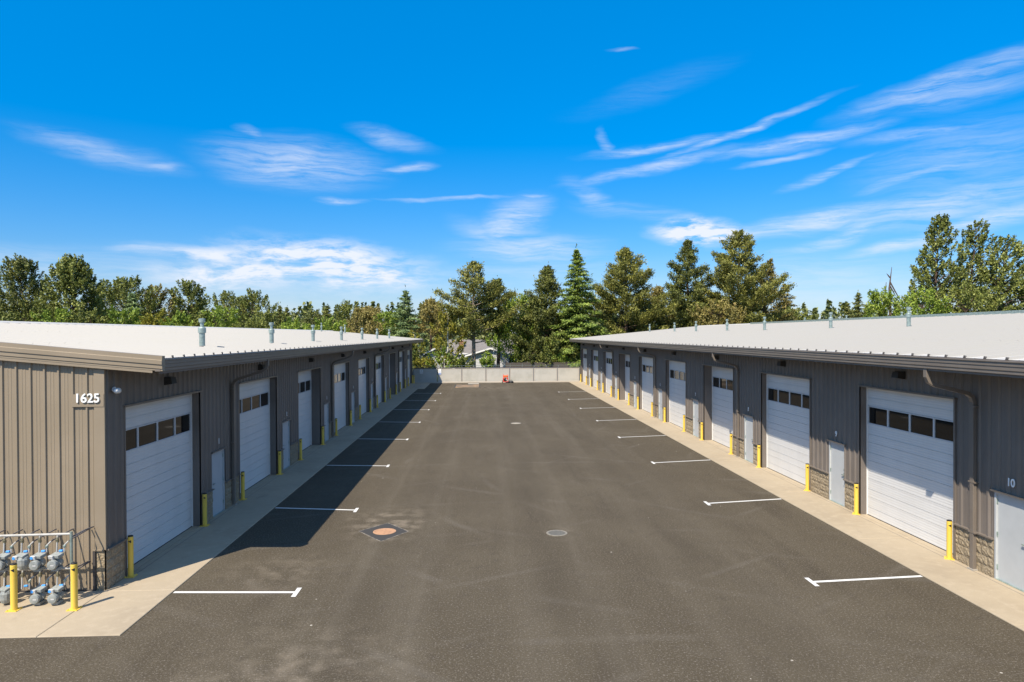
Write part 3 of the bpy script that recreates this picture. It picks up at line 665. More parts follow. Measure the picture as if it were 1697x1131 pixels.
    gm.sweep(gp, gy0, gy1, lambda p, t: (XE+s*p[0], t, ZE-.0+p[1]-.006))
    gm.quad(*[(XE+s*p[0], gy0, ZE+p[1]-.006) for p in gp]); gm.quad(*[(XE+s*p[0], gy1, ZE+p[1]-.006) for p in gp])
    obj('gutter', gm, M_TRIM, par)
    so = MB(); so.quad((XE-s*.1,ya-.0,ZE-.30),(XE-s*.1,YE+.2,ZE-.30),(XW,YE+.2,ZT-.005),(XW,ya-.0,ZT-.005)); so.box((min(XE-s*.1,XE-s*.14),ya-.0,ZE-.34),(max(XE-s*.1,XE-s*.14),YE+.2,ZE-.02)); obj('soffit', so, M_SOFF, par)
    # rake trim on both slopes of near and far gable
    for yf, sg_ in ((ya-.14, -1), (YE+.26, 1)):
        rp = [(0,.06),(0,-.03),(.02,-.04),(.02,-.13),(0,-.14),(0,-.225),(-.015,-.235),(-.015,-.275),(-.10,-.275)]
        rk = MB()
        for xa, xb_ in ((XE+s*.002, XRG), (XRG, 2*XRG-XE)):
            zf = lambda x: rz(XRG)-SLP*abs(x-XRG)
            rk.sweep(rp, xa, xb_, lambda p, t: (t, yf+sg_*p[0]-0, zf(t)+p[1]))
            rk.sweep([(0,.06),(-.16,.06)], xa, xb_, lambda p, t: (t, yf+sg_*p[0], zf(t)+p[1]))
        rk.quad(*[(XE+s*.002, yf+sg_*p[0], ZE+p[1]) for p in rp+[(-.14,-.275),(-.14,.06)]])
        # lower return fascia at the wall
        rk.sweep([(-.02,-.275),(-.02,-.335),(-.12,-.335)], XE-s*.22, XRG, lambda p, t: (t, yf+sg_*p[0], rz(t)+p[1]))
        obj('rake_trim', rk, M_TRIM if not L_ else M_GABLE, par)
    if L_:
        for x, y in ((-8.7,21.85),(-8.78,29.18),(-8.9,36.71),(-8.8,43.5),(-8.8,50.87),(-8.93,58.9),(-8.87,66)): vent(par, x, y, rz(x)+.0, .9)
        for x, y in ((-16.6,72),(-14.6,74)): vent(par, x, y, rz(x), .95, .7)
        # round sensor lamp at the near corner
        v = MB().lathe((XL+.02,16.12,4.47), [(.05,0),(.065,.03),(.065,.05),(.05,.06)], 16, 'x'); o_ = obj('security_lamp', v, M_WHT, par)
        obj('lamp_head', MB().lathe((XL+.16,16.02,4.45), [(.02,-.08),(.05,-.06),(.065,0),(.065,.08),(.045,.12),(.02,.14)], 16, 'y'), M_WHT, o_, smooth=True)
    else:
        for x, y in ((18.9,30.0),(18.8,36.7),(18.3,44.3),(18.4,51.5),(18.3,58.8),(18.5,66.2),(18.7,77)): vent(par, x, y, rz(x), .92)
        for x, y, h in ((28.5,32,.75),(29,38.5,.55),(28.5,46,.75),(28.4,53,.7),(28.4,60,.7)): vent(par, x, y, rz(XRG)-SLP*(x-XRG), h, .7)
        pp = MB().tube([(25.3,31.2,6.45),(25.3,31.2,6.95)], .05, 10); obj('plumbing_pipe', pp, M_WHT, par)
        rb = MB(); rb.box((XRG-.35, 10, rz(XRG)-.03),(XRG+.35, 66, rz(XRG)+.16)); obj('ridge_ventilator', rb, M_GALV, par)
    return par
BL = building(-1); BRT = building(1)

# ------------------------------------------------------------ bollards
def bollard(x, y, label, group):
    t = thing('bollard', label, 'bollard', (x, y, 0), group)
    obj('post', MB().lathe((x,y,T), [(.074,.01),(.074,.93),(.068,.945)], 20), M_YEL, t)
    obj('cap', MB().lathe((x,y,T), [(.070,.9455),(.070,.962),(.055,.972),(.001,.975)], 20, caps=False), M_BLK, t)
    obj('base_plate', MB().box((x-.13,y-.13,T),(x+.13,y+.13,T+.012)), M_YEL, t)
    b = MB()
    for dx in (-.1,.1):
        for dy in (-.1,.1): b.lathe((x+dx,y+dy,T+.012), [(.016,0),(.016,.02)], 6)
    obj('bolt', b, M_YEL, t)
    # black triangle decal wrapped on the post
    d = MB(); n_ = 8; r = .0755; i = 0
    for k in range(n_):
        a0 = R(-115+k*65/n_); a1 = R(-115+(k+1)*65/n_); h0 = .05*k/n_; h1 = .05*(k+1)/n_
        q = lambda a, z: (x+r*math.cos(a), y+r*math.sin(a), T+z)
        d.quad(q(a0,.845-h0*.9), q(a1,.845-h1*.9), q(a1,.845+h1*.55), q(a0,.845+h0*.55))
    obj('arrow_decal', d, M_BLK, t); return t
b0 = None
def put_b(x, y, label, group, rz=0):
    global b0
    if b0 is None: b0 = bollard(x, y, label, group); b0.scale = (.86, .86, 1); return b0
    o = dup(b0, (x, y, 0), label, rz); o['group'] = group
    if y > 16: o.scale = (.86, .86, 1)
    return o
rb = random.Random(4)
for sd, X, S0, nm in ((-1, XL+.125, SL, 'left'), (1, XR-.115, SR, 'right')):
    for n in range(9):
        for k, (off, w) in enumerate(((.02, 'near'), (4.38, 'far'))):
            Y = S0+n*P+off+rb.uniform(-.03,.03)
            put_b(X, Y, f'yellow bollard at the {w} side of the {ORDN[n]} garage door along the {nm} building', f'yellow bollards along the {nm} building', 0 if sd < 0 else -.6)
put_b(XL+.3, 82.0, 'yellow bollard at the far end wall of the left building', 'yellow bollards along the left building')
put_b(-9.73, 14.71, 'yellow bollard in front of the gas meters at the left picture edge', 'yellow bollards guarding the gas meters')
put_b(-8.50, 14.69, 'yellow bollard in front of the right end of the gas meter rack', 'yellow bollards guarding the gas meters')

# ------------------------------------------------------------ gas meters
def meters():
    Yr = 15.12; x1 = -8.80; t = thing('gas_meter_rack', 'grey gas meters hung in two rows on pipes at the tan end wall', 'gas meters', (x1, Yr, 0))
    obj('corner_post', MB().tube([(x1,Yr,T),(x1,Yr,1.52)], .03, 12), M_GALV, t)
    obj('end_post', MB().tube([(-10.42,Yr+.05,T),(-10.42,Yr+.05,1.02)], .03, 12), M_GALV, t)
    obj('far_post', MB().tube([(-11.2,Yr,T),(-11.2,Yr,1.5)], .03, 12), M_GALV, t)
    obj('upper_pipe', MB().tube([(x1,Yr,1.47),(-11.2,Yr,1.44)], .026, 12), M_PIPE, t)
    obj('lower_pipe', MB().tube([(x1,Yr,.735),(-11.2,Yr,.725)], .026, 12), M_PIPE, t)
    for pts in ([(x1,Yr,1.4),(x1+.12,Yr+.3,1.47),(x1+.12,Yr+.62,1.45)], [(x1,Yr,.7),(x1+.05,Yr+.6,.7)], [(-10.42,Yr+.05,.9),(-10.4,Yr+.6,.9)]): obj('wall_bracket', MB().tube(pts, .016, 8), M_FCAP, t)
    for row, zc in ((0, .93), (1, .22)):
        for i in range(6):
            xc = -9.05 - .365*i; yc = Yr-.12; miss = row == 1 and i == 2; zp = 1.46 if row == 0 else .725
            pi_ = MB()
            pi_.tube([(xc-.03,Yr,zp),(xc-.03,Yr-.02,zp-.1),(xc-.03,Yr-.04,zp-.40 if miss else zc+.17)], .017, 8)
            pi_.tube([(xc+.12,Yr-.03,zp-.40 if miss else zc+.17),(xc+.12,Yr-.02,zp-.22),(xc+.16,Yr+.05,zp-.16)], .017, 8)
            pipes = obj('riser_pipe', pi_, M_PIPE, t)
            dg_ = MB().tube([(xc+.12,Yr,zp-.2),(xc+.19,Yr+.12,zp-.13),(xc+.30,Yr+.5,zp-.05),(xc+.30,15.74,zp-.05)], .014, 8); obj('outlet_pipe', dg_, M_FCAP, pipes)
            v = MB().lathe((xc-.03,Yr-.01,zp-.17), [(.018,0),(.034,.02),(.034,.06),(.026,.07),(.026,.10),(.018,.12)], 10); v.box((xc-.06,Yr-.05,zp-.11),(xc,Yr-.03,zp-.09)); obj('valve', v, M_BRASS, pipes)
            u_ = MB().lathe((xc+.12,Yr-.02,zp-.27), [(.018,0),(.032,.01),(.032,.045),(.018,.055)], 8); obj('union_nut', u_, M_GALV, pipes)
            bt = MB(); bt.tube([(xc+.03,Yr-.05,zp-.335),(xc+.10,Yr-.05,zp-.33)], .024, 8)
            obj('blue_tag', bt, M_BLUE, pipes)
            if miss: continue
            big = (row == 0 and i == 2) or (row == 1 and i == 3)
            if big:
                b = MB().lathe((xc+.05,yc+.02,zc-.17), [(.05,0),(.09,.03),(.115,.10),(.12,.22),(.10,.27),(.06,.30)], 14)
            else:
                b = MB().lathe((xc-.01,yc-.12,zc-.045), [(.05,-.035),(.09,-.03),(.10,-.012),(.10,.05),(.07,.06),(.065,.14),(.10,.15),(.10,.24),(.06,.27)], 20, 'y')
                b.box((xc-.05,yc-.09,zc-.185),(xc+.08,yc+.12,zc-.13))
            m_ = obj('gas_meter', b, M_MET, t, smooth=False)
            hM = Matrix.Translation((xc+.02,yc+.03,zc+.125)) @ Matrix.Rotation(R(-18),4,'Z') @ Matrix.Rotation(R(14),4,'X')
            obj('meter_head', MB().box((-.11,-.09,-.035),(.11,.06,.035), hM), M_MET, m_, bevel=.012)
            obj('index_box', MB().box((-.12,-.13,-.04),(-.0,-.091,.035), hM), M_METL, m_, bevel=.006)
            if not (row == 0 and i in (0, 3)): obj('blue_cap', MB().lathe(tuple(hM @ Vector((-.08,-.131,0))), [(.03,-.012),(.033,.0)], 12, 'y'), M_BLUE, m_)
            obj('seal_label', MB().box((xc-.025,yc-.1585,zc-.06),(xc+.045,yc-.156,zc-.03)), M_METL, m_)
meters()

# ------------------------------------------------------------ end fence, signs, red machine
def far_fence():
    Yf = 83.0; t = thing('panel_fence', 'light grey panelled fence with dark cap closing the far end of the yard', 'fence', (1.6, Yf, 0))
    posts = [-8.35, -5.45, -2.55, .33, 3.18, 6.05, 8.92, 11.6]
    for k, (a, b) in enumerate(zip(posts, posts[1:])):
        m = MB(); m.box((a+.05,Yf-.03,.04),(b-.05,Yf+.03,1.66)); o_ = obj('panel', m, M_FENCE, t)
        e_ = MB(); e_.box((a+.05,Yf-.036,1.57),(b-.05,Yf-.031,1.655)); e_.box((a+.05,Yf-.036,.05),(b-.05,Yf-.031,.12)); e_.box((a+.051,Yf-.036,.121),(a+.12,Yf-.031,1.569)); e_.box((b-.12,Yf-.036,.121),(b-.051,Yf-.031,1.569)); obj('panel_edge', e_, M_KERB, o_)
    for k, a in enumerate(posts):
        if k == 1: continue
        obj('post', MB().box((a-.045,Yf-.05,0),(a+.045,Yf+.05,1.7)), M_FPOST, t)
    obj('top_rail', MB().box((-8.4,Yf-.05,1.705),(11.65,Yf+.05,1.80)), M_FCAP, t)
    c_ = MB()
    for a in [-8.35+1.45*k for k in range(14)]: c_.tube([(a,Yf+.12,0),(a,Yf+.12,2.02 if int(a*7)%2 else 2.2)], .02, 6)
    c_.tube([(-8.4,Yf+.12,2.0),(11.6,Yf+.12,2.0)], .012, 6)
    obj('wire_post', c_, M_GALV, t)
far_fence()
def wooden_fence():
    t = thing('wooden_fence', 'dark weathered board fence behind the right part of the panel fence', 'fence', (8, 86.5, 0))
    m = MB(); x = 2.8
    while x < 18: m.box((x,86.5,0),(x+.135,86.53,2.2+.02*math.sin(x*9))); x += .14
    obj('board_panel', m, M_WOOD, t); r_ = MB(); r_.box((2.8,86.535,1.8),(18,86.6,1.9)); r_.box((2.8,86.535,.4),(18,86.6,.5)); obj('rail', r_, M_WOOD, t)
    for k in range(7): obj('post', MB().box((2.9+2.5*k,86.605,0),(3.02+2.5*k,86.72,2.3)), M_WOOD, t)
wooden_fence()
def signs():
    t = thing('parking_sign', 'white and blue accessible parking sign on the sunlit fence panel', 'sign', (-5.17, 82.9, 0))
    obj('plate', MB().box((-5.33,82.93,.95),(-5.0,82.95,1.62)), M_WHT, t)
    b = MB(); b.box((-5.30,82.922,.99),(-5.03,82.929,1.12)); obj('lower_band', b, M_ISA, t)
    s_ = MB(); s_.lathe((-5.165,82.925,1.44), [(.032,0),(.032,.004)], 12, 'y'); s_.box((-5.185,82.922,1.30),(-5.155,82.929,1.40)); s_.box((-5.185,82.922,1.29),(-5.09,82.929,1.315)); s_.box((-5.11,82.922,1.22),(-5.085,82.929,1.29)); s_.box((-5.24,82.922,1.2),(-5.12,82.929,1.225)); obj('wheelchair_symbol', s_, M_ISA, t)
    t = thing('notice_sign', 'small white framed notice on the shaded fence panel beside the left building', 'sign', (-7.35, 82.9, 0))
    obj('plate', MB().box((-7.54,82.93,1.13),(-7.18,82.95,1.56)), M_FENCE, t)
    f_ = MB()
    for a, b in (((-7.54,1.13),(-7.18,1.21)),((-7.54,1.30),(-7.18,1.35)),((-7.54,1.50),(-7.18,1.56)),((-7.54,1.352),(-7.49,1.498)),((-7.23,1.352),(-7.18,1.498))): f_.box((a[0],82.922,a[1]),(b[0],82.929,b[1]))
    obj('frame', f_, M_WHT, t)
signs()
def machine():
    x, y = 2.65, 81.5; t = thing('red_machine', 'small red and orange wheeled engine machine parked against the far fence', 'machine', (x, y, 0))
    f = MB()
    for sx in (-.28, .28): f.tube([(x+sx,y-.2,.12),(x+sx,y-.22,.55),(x+sx,y+.15,.6),(x+sx,y+.25,.95),(x+sx*.7,y+.3,.98)], .025, 8)
    f.box((x-.3,y-.25,.14),(x+.3,y+.25,.2)); obj('frame', f, M_RED, t)
    obj('engine', MB().lathe((x-.05,y-.28,.42), [(.12,0),(.2,.03),(.2,.3),(.15,.42)], 14, 'y'), M_BLK, t)
    obj('body', MB().box((x-.33,y-.2,.2),(x-.12,y+.2,.62)).box((x+.1,y-.22,.42),(x+.3,y+.2,.62)), M_RED, t, bevel=.03)
    obj('fuel_tank', MB().box((x-.26,y-.2,.66),(x+.24,y+.2,.92)), M_ORANGE, t, bevel=.06)
    obj('gauge', MB().lathe((x+.08,y-.32,.45), [(.07,0),(.07,.03)], 12, 'y'), M_METL, t)
    for sx in (-.38, .38):
        w_ = obj('wheel', MB().lathe((x+sx-.04,y+.05,.16), [(.10,0),(.16,.01),(.16,.07),(.10,.08)], 16, 'x'), M_BLK, t)
        obj('hub', MB().lathe((x+sx-.045,y+.05,.16), [(.05,0),(.05,.09)], 12, 'x'), M_METL, w_)
    t = thing('equipment_bag', 'slumped black bag lying beside the red machine', 'bag', (3.3, 81.5, 0))
    b = MB().lathe((3.3,81.5,0), [(.26,.0),(.30,.06),(.27,.16),(.16,.25),(.05,.28)], 12); obj('bag_body', b, M_BLK, t, smooth=True)
    obj('handle', MB().tube([(3.2,81.5,.26),(3.25,81.5,.42),(3.36,81.5,.42),(3.4,81.5,.24)], .015, 6), M_FPOST, t)
machine()

# ------------------------------------------------------------ houses beyond the fence
def gable_house(name, label, x0, x1, y0, y1, ze, zr, along, roofm, wallm, wins, org=None, chim=None, eave=.5):
    """along='y': ridge runs away from the camera (gable faces it); along='x': eave faces it"""
    t = thing(name, label, 'house', ((x0+x1)/2, y0, 0))
    w = MB(); w.box((x0,y0,0),(x1,y1,ze)); xm, ym = (x0+x1)/2, (y0+y1)/2
    r = MB(); tr = MB()
    if along == 'y':
        for yy in (y0-.002, y1): w.quad((x0,yy,ze),(x1,yy,ze),(xm,yy,zr-.08))
        sl = (zr-ze)/(xm-x0)
        for sx, xa in ((-1,x0-eave),(1,x1+eave)):
            za = ze-eave*sl
            r.quad((xm,y0-eave,zr),(xm,y1+eave,zr),(xa,y1+eave,za),(xa,y0-eave,za)); r.quad((xm,y0-eave,zr-.1),(xm,y1+eave,zr-.1),(xa,y1+eave,za-.1),(xa,y0-eave,za-.1))
            tr.quad((xm,y0-eave-.01,zr+.03),(xa,y0-eave-.01,za+.03),(xa,y0-eave-.01,za-.2),(xm,y0-eave-.01,zr-.2)); tr.quad((xa,y0-eave,za+.02),(xa,y1+eave,za+.02),(xa,y1+eave,za-.18),(xa,y0-eave,za-.18))
    else:
        for xx in (x0, x1): w.quad((xx,y0,ze),(xx,y1,ze),(xx,ym,zr-.08))
        sl = (zr-ze)/(ym-y0)
        for sy, ya in ((-1,y0-eave),(1,y1+eave)):
            za = ze-eave*sl
            r.quad((x0-eave,ym,zr),(x1+eave,ym,zr),(x1+eave,ya,za),(x0-eave,ya,za)); r.quad((x0-eave,ym,zr-.1),(x1+eave,ym,zr-.1),(x1+eave,ya,za-.1),(x0-eave,ya,za-.1))
            tr.box((x0-eave,min(ya,ya+sy*.03),za-.18),(x1+eave,max(ya,ya+sy*.03),za+.02))
            for xx in (x0-eave-.01, x1+eave+.01): tr.quad((xx,ym,zr+.03),(xx,ya,za+.03),(xx,ya,za-.2),(xx,ym,zr-.2))
    wl = obj('wall', w, wallm, t); rf = obj('roof', r, roofm, t); obj('fascia', tr, M_WHT, rf)
    zz = .25; lp = MB()
    while zz < ze-.1: lp.box((x0,y0-.02,zz),(x1,y0-.003,zz+.03)); zz += .22
    obj('siding_lap', lp, wallm, wl)
    for (a, b, c, d) in wins:
        f = MB(); f.box((a-.08,y0-.06,c-.08),(b+.08,y0-.021,c)); f.box((a-.08,y0-.06,d),(b+.08,y0-.021,d+.08)); f.box((a-.08,y0-.06,c),(a,y0-.021,d)); f.box((b,y0-.06,c),(b+.08,y0-.021,d)); f.box(((a+b)/2-.03,y0-.06,c),((a+b)/2+.03,y0-.021,d))
        o_ = obj('window', f, M_WHT, t); obj('pane', MB().quad((a,y0-.03,c),(b,y0-.03,c),(b,y0-.03,d),(a,y0-.03,d)), M_GLASS, o_)
    if chim:
        cx, cy, cz = chim; obj('chimney', MB().box((cx-.35,cy-.35,ze),(cx+.35,cy+.35,cz)).box((cx-.42,cy-.42,cz),(cx+.42,cy+.42,cz+.12)), M_BRICK, rf)
M_HWHT = mat('white_siding', (.58, .58, .58), .7)
gable_house('house', 'pale grey gabled house with white trim seen between trunks right of centre', -2.9, 5.1, 104, 112, 2.55, 3.75, 'y', M_SHING, M_HWHT, [(-.3,.6,1.2,2.1),(3.9,4.8,.3,2.2)])
gable_house('house', 'long grey shingled house roof rising behind the pale gabled house', -5.5, 8.5, 114, 124, 2.9, 4.9, 'x', M_SHING, M_SIDE, [(-4.5,-3,1,2)], chim=(-3.6,116,4.6))
gable_house('house', 'small house with dark gable and white trim beside the left building end', -9.6, -4.0, 101, 109, 2.5, 3.9, 'y', M_SHING, M_SIDE, [(-8.2,-7,1.1,2.1),(-5.6,-4.4,1.1,2.1)])
gable_house('house', 'house with pale pinkish roof showing high through the branches', 3.0, 9.5, 130, 140, 3.6, 5.1, 'y', M_SHINGP, M_SIDE, [])

# ------------------------------------------------------------ trees
def leaf_mesh(name, C, D, ln, wd, rs):
    """one diamond leaf tuft per centre"""
    n = len(C); C = np.asarray(C); D = D/np.maximum(1e-6, np.linalg.norm(D, axis=1))[:, None]
    rv = rs.normal(size=(n,3))*.42
    cx = C[:, :2].mean(0); rad = C[:, :2]-cx; rad /= np.maximum(.3, np.linalg.norm(rad, axis=1))[:, None]
    rv[:, :2] += rad*.55; rv[:, 2] += .75
    S_ = np.cross(D, rv); S_ /= np.maximum(1e-6, np.linalg.norm(S_, axis=1))[:, None]
    ln = ln*rs.uniform(.6,1.35,n)[:, None]; wd = wd*rs.uniform(.6,1.35,n)[:, None]
    V = np.stack([C-D*ln*.5, C+S_*wd*.5-D*ln*.08, C+D*ln*.5, C-S_*wd*.5-D*ln*.08], 1).reshape(-1,3)
    me = bpy.data.meshes.new(name); me.vertices.add(4*n); me.vertices.foreach_set('co', V.astype('f').ravel())
    me.loops.add(4*n); me.loops.foreach_set('vertex_index', np.arange(4*n, dtype='i'))
    me.polygons.add(n); me.polygons.foreach_set('loop_start', np.arange(0,4*n,4,dtype='i')); me.polygons.foreach_set('loop_total', np.full(n,4,dtype='i'))
    me.update(calc_edges=True); return me
def finish(t, tr, C, D, ln, wd, rs, leafm, barkm):
    obj('trunk', tr, barkm, t)
    me = leaf_mesh('crown', C-np.array(ORG[t.name]), D, ln, wd, rs); link('crown', me, leafm, t)
def conifer(label, loc, h, Rm, zb, seed, leafm, barkm=M_BARK, kind='pine', lean=(0,0), nb=60, dens=1.0, group=None, tuft=(.40,.13), cat='tree', name=None, power=.75, gap=.0):
    rs = np.random.RandomState(seed); t = thing(name or (kind+'_tree'), label, cat, loc, group)
    ox, oy, _ = loc; tr = MB(); r0 = .018*h+.05; bend = rs.uniform(-.02,.02,2)*h
    def axis(z): f = z/h; return np.array([ox+lean[0]*f*f*h+bend[0]*math.sin(f*3), oy+lean[1]*f*f*h+bend[1]*math.sin(f*2.5), z])
    tr.tube([axis(z) for z in np.linspace(0,h*.98,9)], list(np.linspace(r0,.03,9)), 8)
    C = []; D = []
    for k in range(nb):
        f = (k+.5)/nb; z = zb+(h-zb)*f
        if kind == 'fir': Lm = Rm*1.12*(1-f)**.95*rs.uniform(.75,1.15)+.12; up = -.22+.5*f
        else:
            Lm = Rm*min(1,(1-f)**(power+.12)*(1.25-.5*abs(f-.25)))*rs.uniform(.6,1.2)+.12; up = rs.uniform(.0,.45)+.25*f
        if rs.rand() < gap: continue
        a = k*2.399+rs.uniform(-.5,.5); d = np.array([math.cos(a), math.sin(a), up]); d /= np.linalg.norm(d); p0 = axis(z)
        p1 = p0+d*Lm*.5+np.array([0,0,-.05*Lm]); p2 = p0+d*Lm+np.array([0,0,(-.10 if kind=='fir' else .10)*Lm])
        tr.tube([p0,p1,p2], [max(.02,.30*r0*(1-f*.7)),.6*max(.02,.2*r0*(1-f)),.012], 5, caps=False)
        nc = max(2, int(Lm/.55)); side = np.array([-d[1],d[0],0])
        for c in range(nc):
            q = (c+.6)/nc if kind == 'fir' else (.30+.70*(c+.6)/nc)
            q = min(1, q); cp = p0*(1-q)**2+2*p1*q*(1-q)+p2*q*q; spread = .20*Lm*(1-q)+.30*min(1,Lm)
            for sgn in (-1, 0, 1):
                cc = cp+side*sgn*spread*rs.uniform(.6,1.3)+np.array([0,0,rs.uniform(-.1,.15)])
                m = int(rs.uniform(17,27)*dens)
                if kind == 'fir': off = rs.normal(size=(m,3))*np.array([.26,.26,.10])*min(1,.35+Lm*.5); dd = d*.8+side*sgn*.6+rs.normal(size=(m,3))*.35+np.array([0,0,-.35])
                else: off = rs.normal(size=(m,3))*np.array([.25,.25,.19])*min(1,.4+Lm*.4); dd = d*.5+side*sgn*.3+rs.normal(size=(m,3))*.5+np.array([0,0,.35])
                C.append(cc+off); D.append(dd)
    m = 26; C.append(axis(h)+rs.normal(size=(m,3))*np.array([.07,.07,.5])-np.array([0,0,.5])); D.append(rs.normal(size=(m,3))*.4+np.array([0,0,.8]))
    finish(t, tr, np.concatenate(C), np.concatenate(D), tuft[0], tuft[1], rs, leafm, barkm); return t
def broadleaf(label, loc, h, Rx, zb, seed, leafm, barkm=M_BARK, lean=(0,0), ncl=120, cr=.75, per=70, leaf=(.25,.18), name='broadleaf_tree', group=None, cat='tree', shape='round', shell=.62):
    rs = np.random.RandomState(seed); t = thing(name, label, cat, loc, group); ox, oy, _ = loc; tr = MB(); r0 = .016*h+.05
    def axis(z): f = z/h; return np.array([ox+lean[0]*f*f*h, oy+lean[1]*f*f*h, z])
    tr.tube([axis(z) for z in np.linspace(0,h*.9,7)], list(np.linspace(r0,.03,7)), 8)
    # a few big lobes make the outline uneven
    lob = [(rs.uniform(0,2*math.pi), rs.uniform(.15,.95), rs.uniform(.8,1.25)) for _ in range(9)]
    C = []; D = []; k = 0
    ncl = int(ncl*1.3)
    while k < ncl:
        f = rs.uniform(0,1)**.9; a = rs.uniform(0,2*math.pi)
        if shape == 'round': w = math.sqrt(max(.02, 1-(2*f-1.0)**2*.96))
        elif shape == 'poplar': w = (min(1,f*3.2+.35))*(1-f)**.55*1.12+.08
        else: w = (1-f)**.6*1.1+.1
        lb = 1+sum(.16*(q[2]-1)*6*math.exp(-((a-q[0]+math.pi)%(2*math.pi)-math.pi)**2*1.6-(f-q[1])**2*18) for q in lob)
        rr = Rx*w*lb*(rs.uniform(shell,1) if rs.rand() < .8 else rs.uniform(.2,shell))
        z = zb+(h-zb)*f; c = axis(z)+np.array([math.cos(a)*rr, math.sin(a)*rr, rs.uniform(-.3,.3)])
        s_ = cr*rs.uniform(.5,1.15)*(1-.35*f)
        m = int(1.9*per*rs.uniform(.6,1.3)*(s_/cr)**1.5)+6; dv = np.array([math.cos(a)*.75*w+lean[0]*3, math.sin(a)*.75*w, .95]); dv /= np.linalg.norm(dv); q_ = rs.uniform(-1,1,m); off = dv*(q_*s_*1.25)[:,None]+rs.normal(size=(m,3))*(s_*.40*(1.15-.75*(q_+1)/2))[:,None]
        C.append(c+off); D.append(off*.5+dv*.6+rs.normal(size=(m,3))*.5)
        if k % 3 == 0:
            b0_ = axis(max(.5, z-(.25+.4*rs.rand())*(rr+.6))); mid = b0_*.5+c*.5+np.array([0,0,.12*rr]); tr.tube([b0_,mid,c], [r0*.32*(1-f*.6),r0*.18*(1-f*.6),.012], 5, caps=False)
        k += 1
    finish(t, tr, np.concatenate(C), np.concatenate(D), leaf[0], leaf[1], rs, leafm, barkm); return t
def spot(x, ytop, Y):
    p = at(x, ytop, Y); return (p.x, Y, 0), p.z
m2p = lambda Y: Y/F
def con(label, x, yt, Y, wpx, base, seed, leafm, **k):
    loc, h = spot(x, yt, Y); zb = max(.4, CH-(base-555.5)*m2p(Y)); return conifer(label, loc, h, wpx*.69*m2p(Y), zb, seed, leafm, **k)
def brd(label, x, yt, Y, wpx, base, seed, leafm, **k):
    loc, h = spot(x, yt, Y); zb = max(.3, CH-(base-555.5)*m2p(Y)); return broadleaf(label, loc, h, wpx*.5*m2p(Y), zb, seed, leafm, **k)

# centre, between the buildings
con('bluish green fir beyond the far left corner of the left building', 672, 484, 100, 72, 600, 1, G_BLUE, kind='fir', nb=52, barkm=M_BARK)
con('brownish thin-crowned pine right of the bluish fir', 714, 497, 106, 72, 566, 2, G_PINEB, nb=34, gap=.15, power=.6, barkm=M_BARK)
con('tall ragged pine with bare lower trunk standing behind the fence', 784, 436, 92, 112, 570, 3, G_PINE, nb=46, power=.55, barkm=M_BARKP, gap=.12, dens=1.0)
con('dark pine with a pointed top between the ragged pine and the bright maple', 824, 464, 97, 74, 552, 4, G_DARK, nb=44, gap=.08, power=.6)
brd('bright green young maple right of the ragged pine', 858, 492, 94, 78, 602, 5, G_LEAFB, ncl=75, cr=.85, barkm=M_BARKP, name='maple_tree')
brd('slim pale-stemmed birch with bright leaves in front of the house', 818, 560, 88, 34, 600, 6, G_LEAFB, ncl=14, cr=.55, barkm=M_BARKW, name='birch_tree', per=50)
brd('yellow-green birch with thin white stem left of the ragged pine', 742, 520, 91, 58, 598, 7, G_YEL, ncl=52, cr=.6, barkm=M_BARKW, name='birch_tree', per=50)
brd('small leaning birch nearest the left building corner', 700, 545, 89, 30, 585, 8, G_YEL, ncl=12, cr=.5, barkm=M_BARKW, lean=(-.2,0), name='birch_tree', per=30)
con('broad dark pine reaching down to the fence right of centre', 908, 444, 93, 96, 608, 9, G_DARK, nb=74, power=.62, dens=1.15)
con('tall drooping fir with a narrow pointed tip beside the right building', 955, 417, 90, 92, 606, 10, G_FIR, kind='fir', nb=84, dens=1.25)
brd('low leafy tree filling the gap at the far right fence corner', 925, 560, 88, 66, 612, 11, G_LEAF, ncl=50, cr=.8)
con('small dark spruce behind the bright maple', 886, 492, 112, 44, 590, 12, G_DARK, kind='fir', nb=36)
# shrubs behind the fence
for k, (x, yt, Y, w, mm, lb) in enumerate((
    (735,582,87,60,G_LEAFB,'round bright shrub behind the fence left of centre'),
    (765,590,86.3,34,G_LEAF,'dark shrub behind the fence left of the pine trunk'),
    (702,598,86.5,40,G_YEL,'yellow-green shrub behind the notice sign'),
    (690,580,88,26,G_LEAF,'narrow shrub against the left building corner'),
    (806,594,87,22,G_LEAFB,'bright shrub in front of the pale house window'),
    (878,582,88,52,G_DARK,'dark spreading shrub right of the pale house'),
    (905,588,87,36,G_LEAF,'olive shrub behind the fence under the broad pine'),
    (934,592,87.2,20,G_LEAFB,'small bright shrub peeking over the wooden fence'))):
    brd(lb, x, yt, Y, w, 612, 200+k, mm, ncl=26, cr=.5, per=55, leaf=(.2,.15), name='shrub', cat='shrub', group='shrubs behind the far fence')
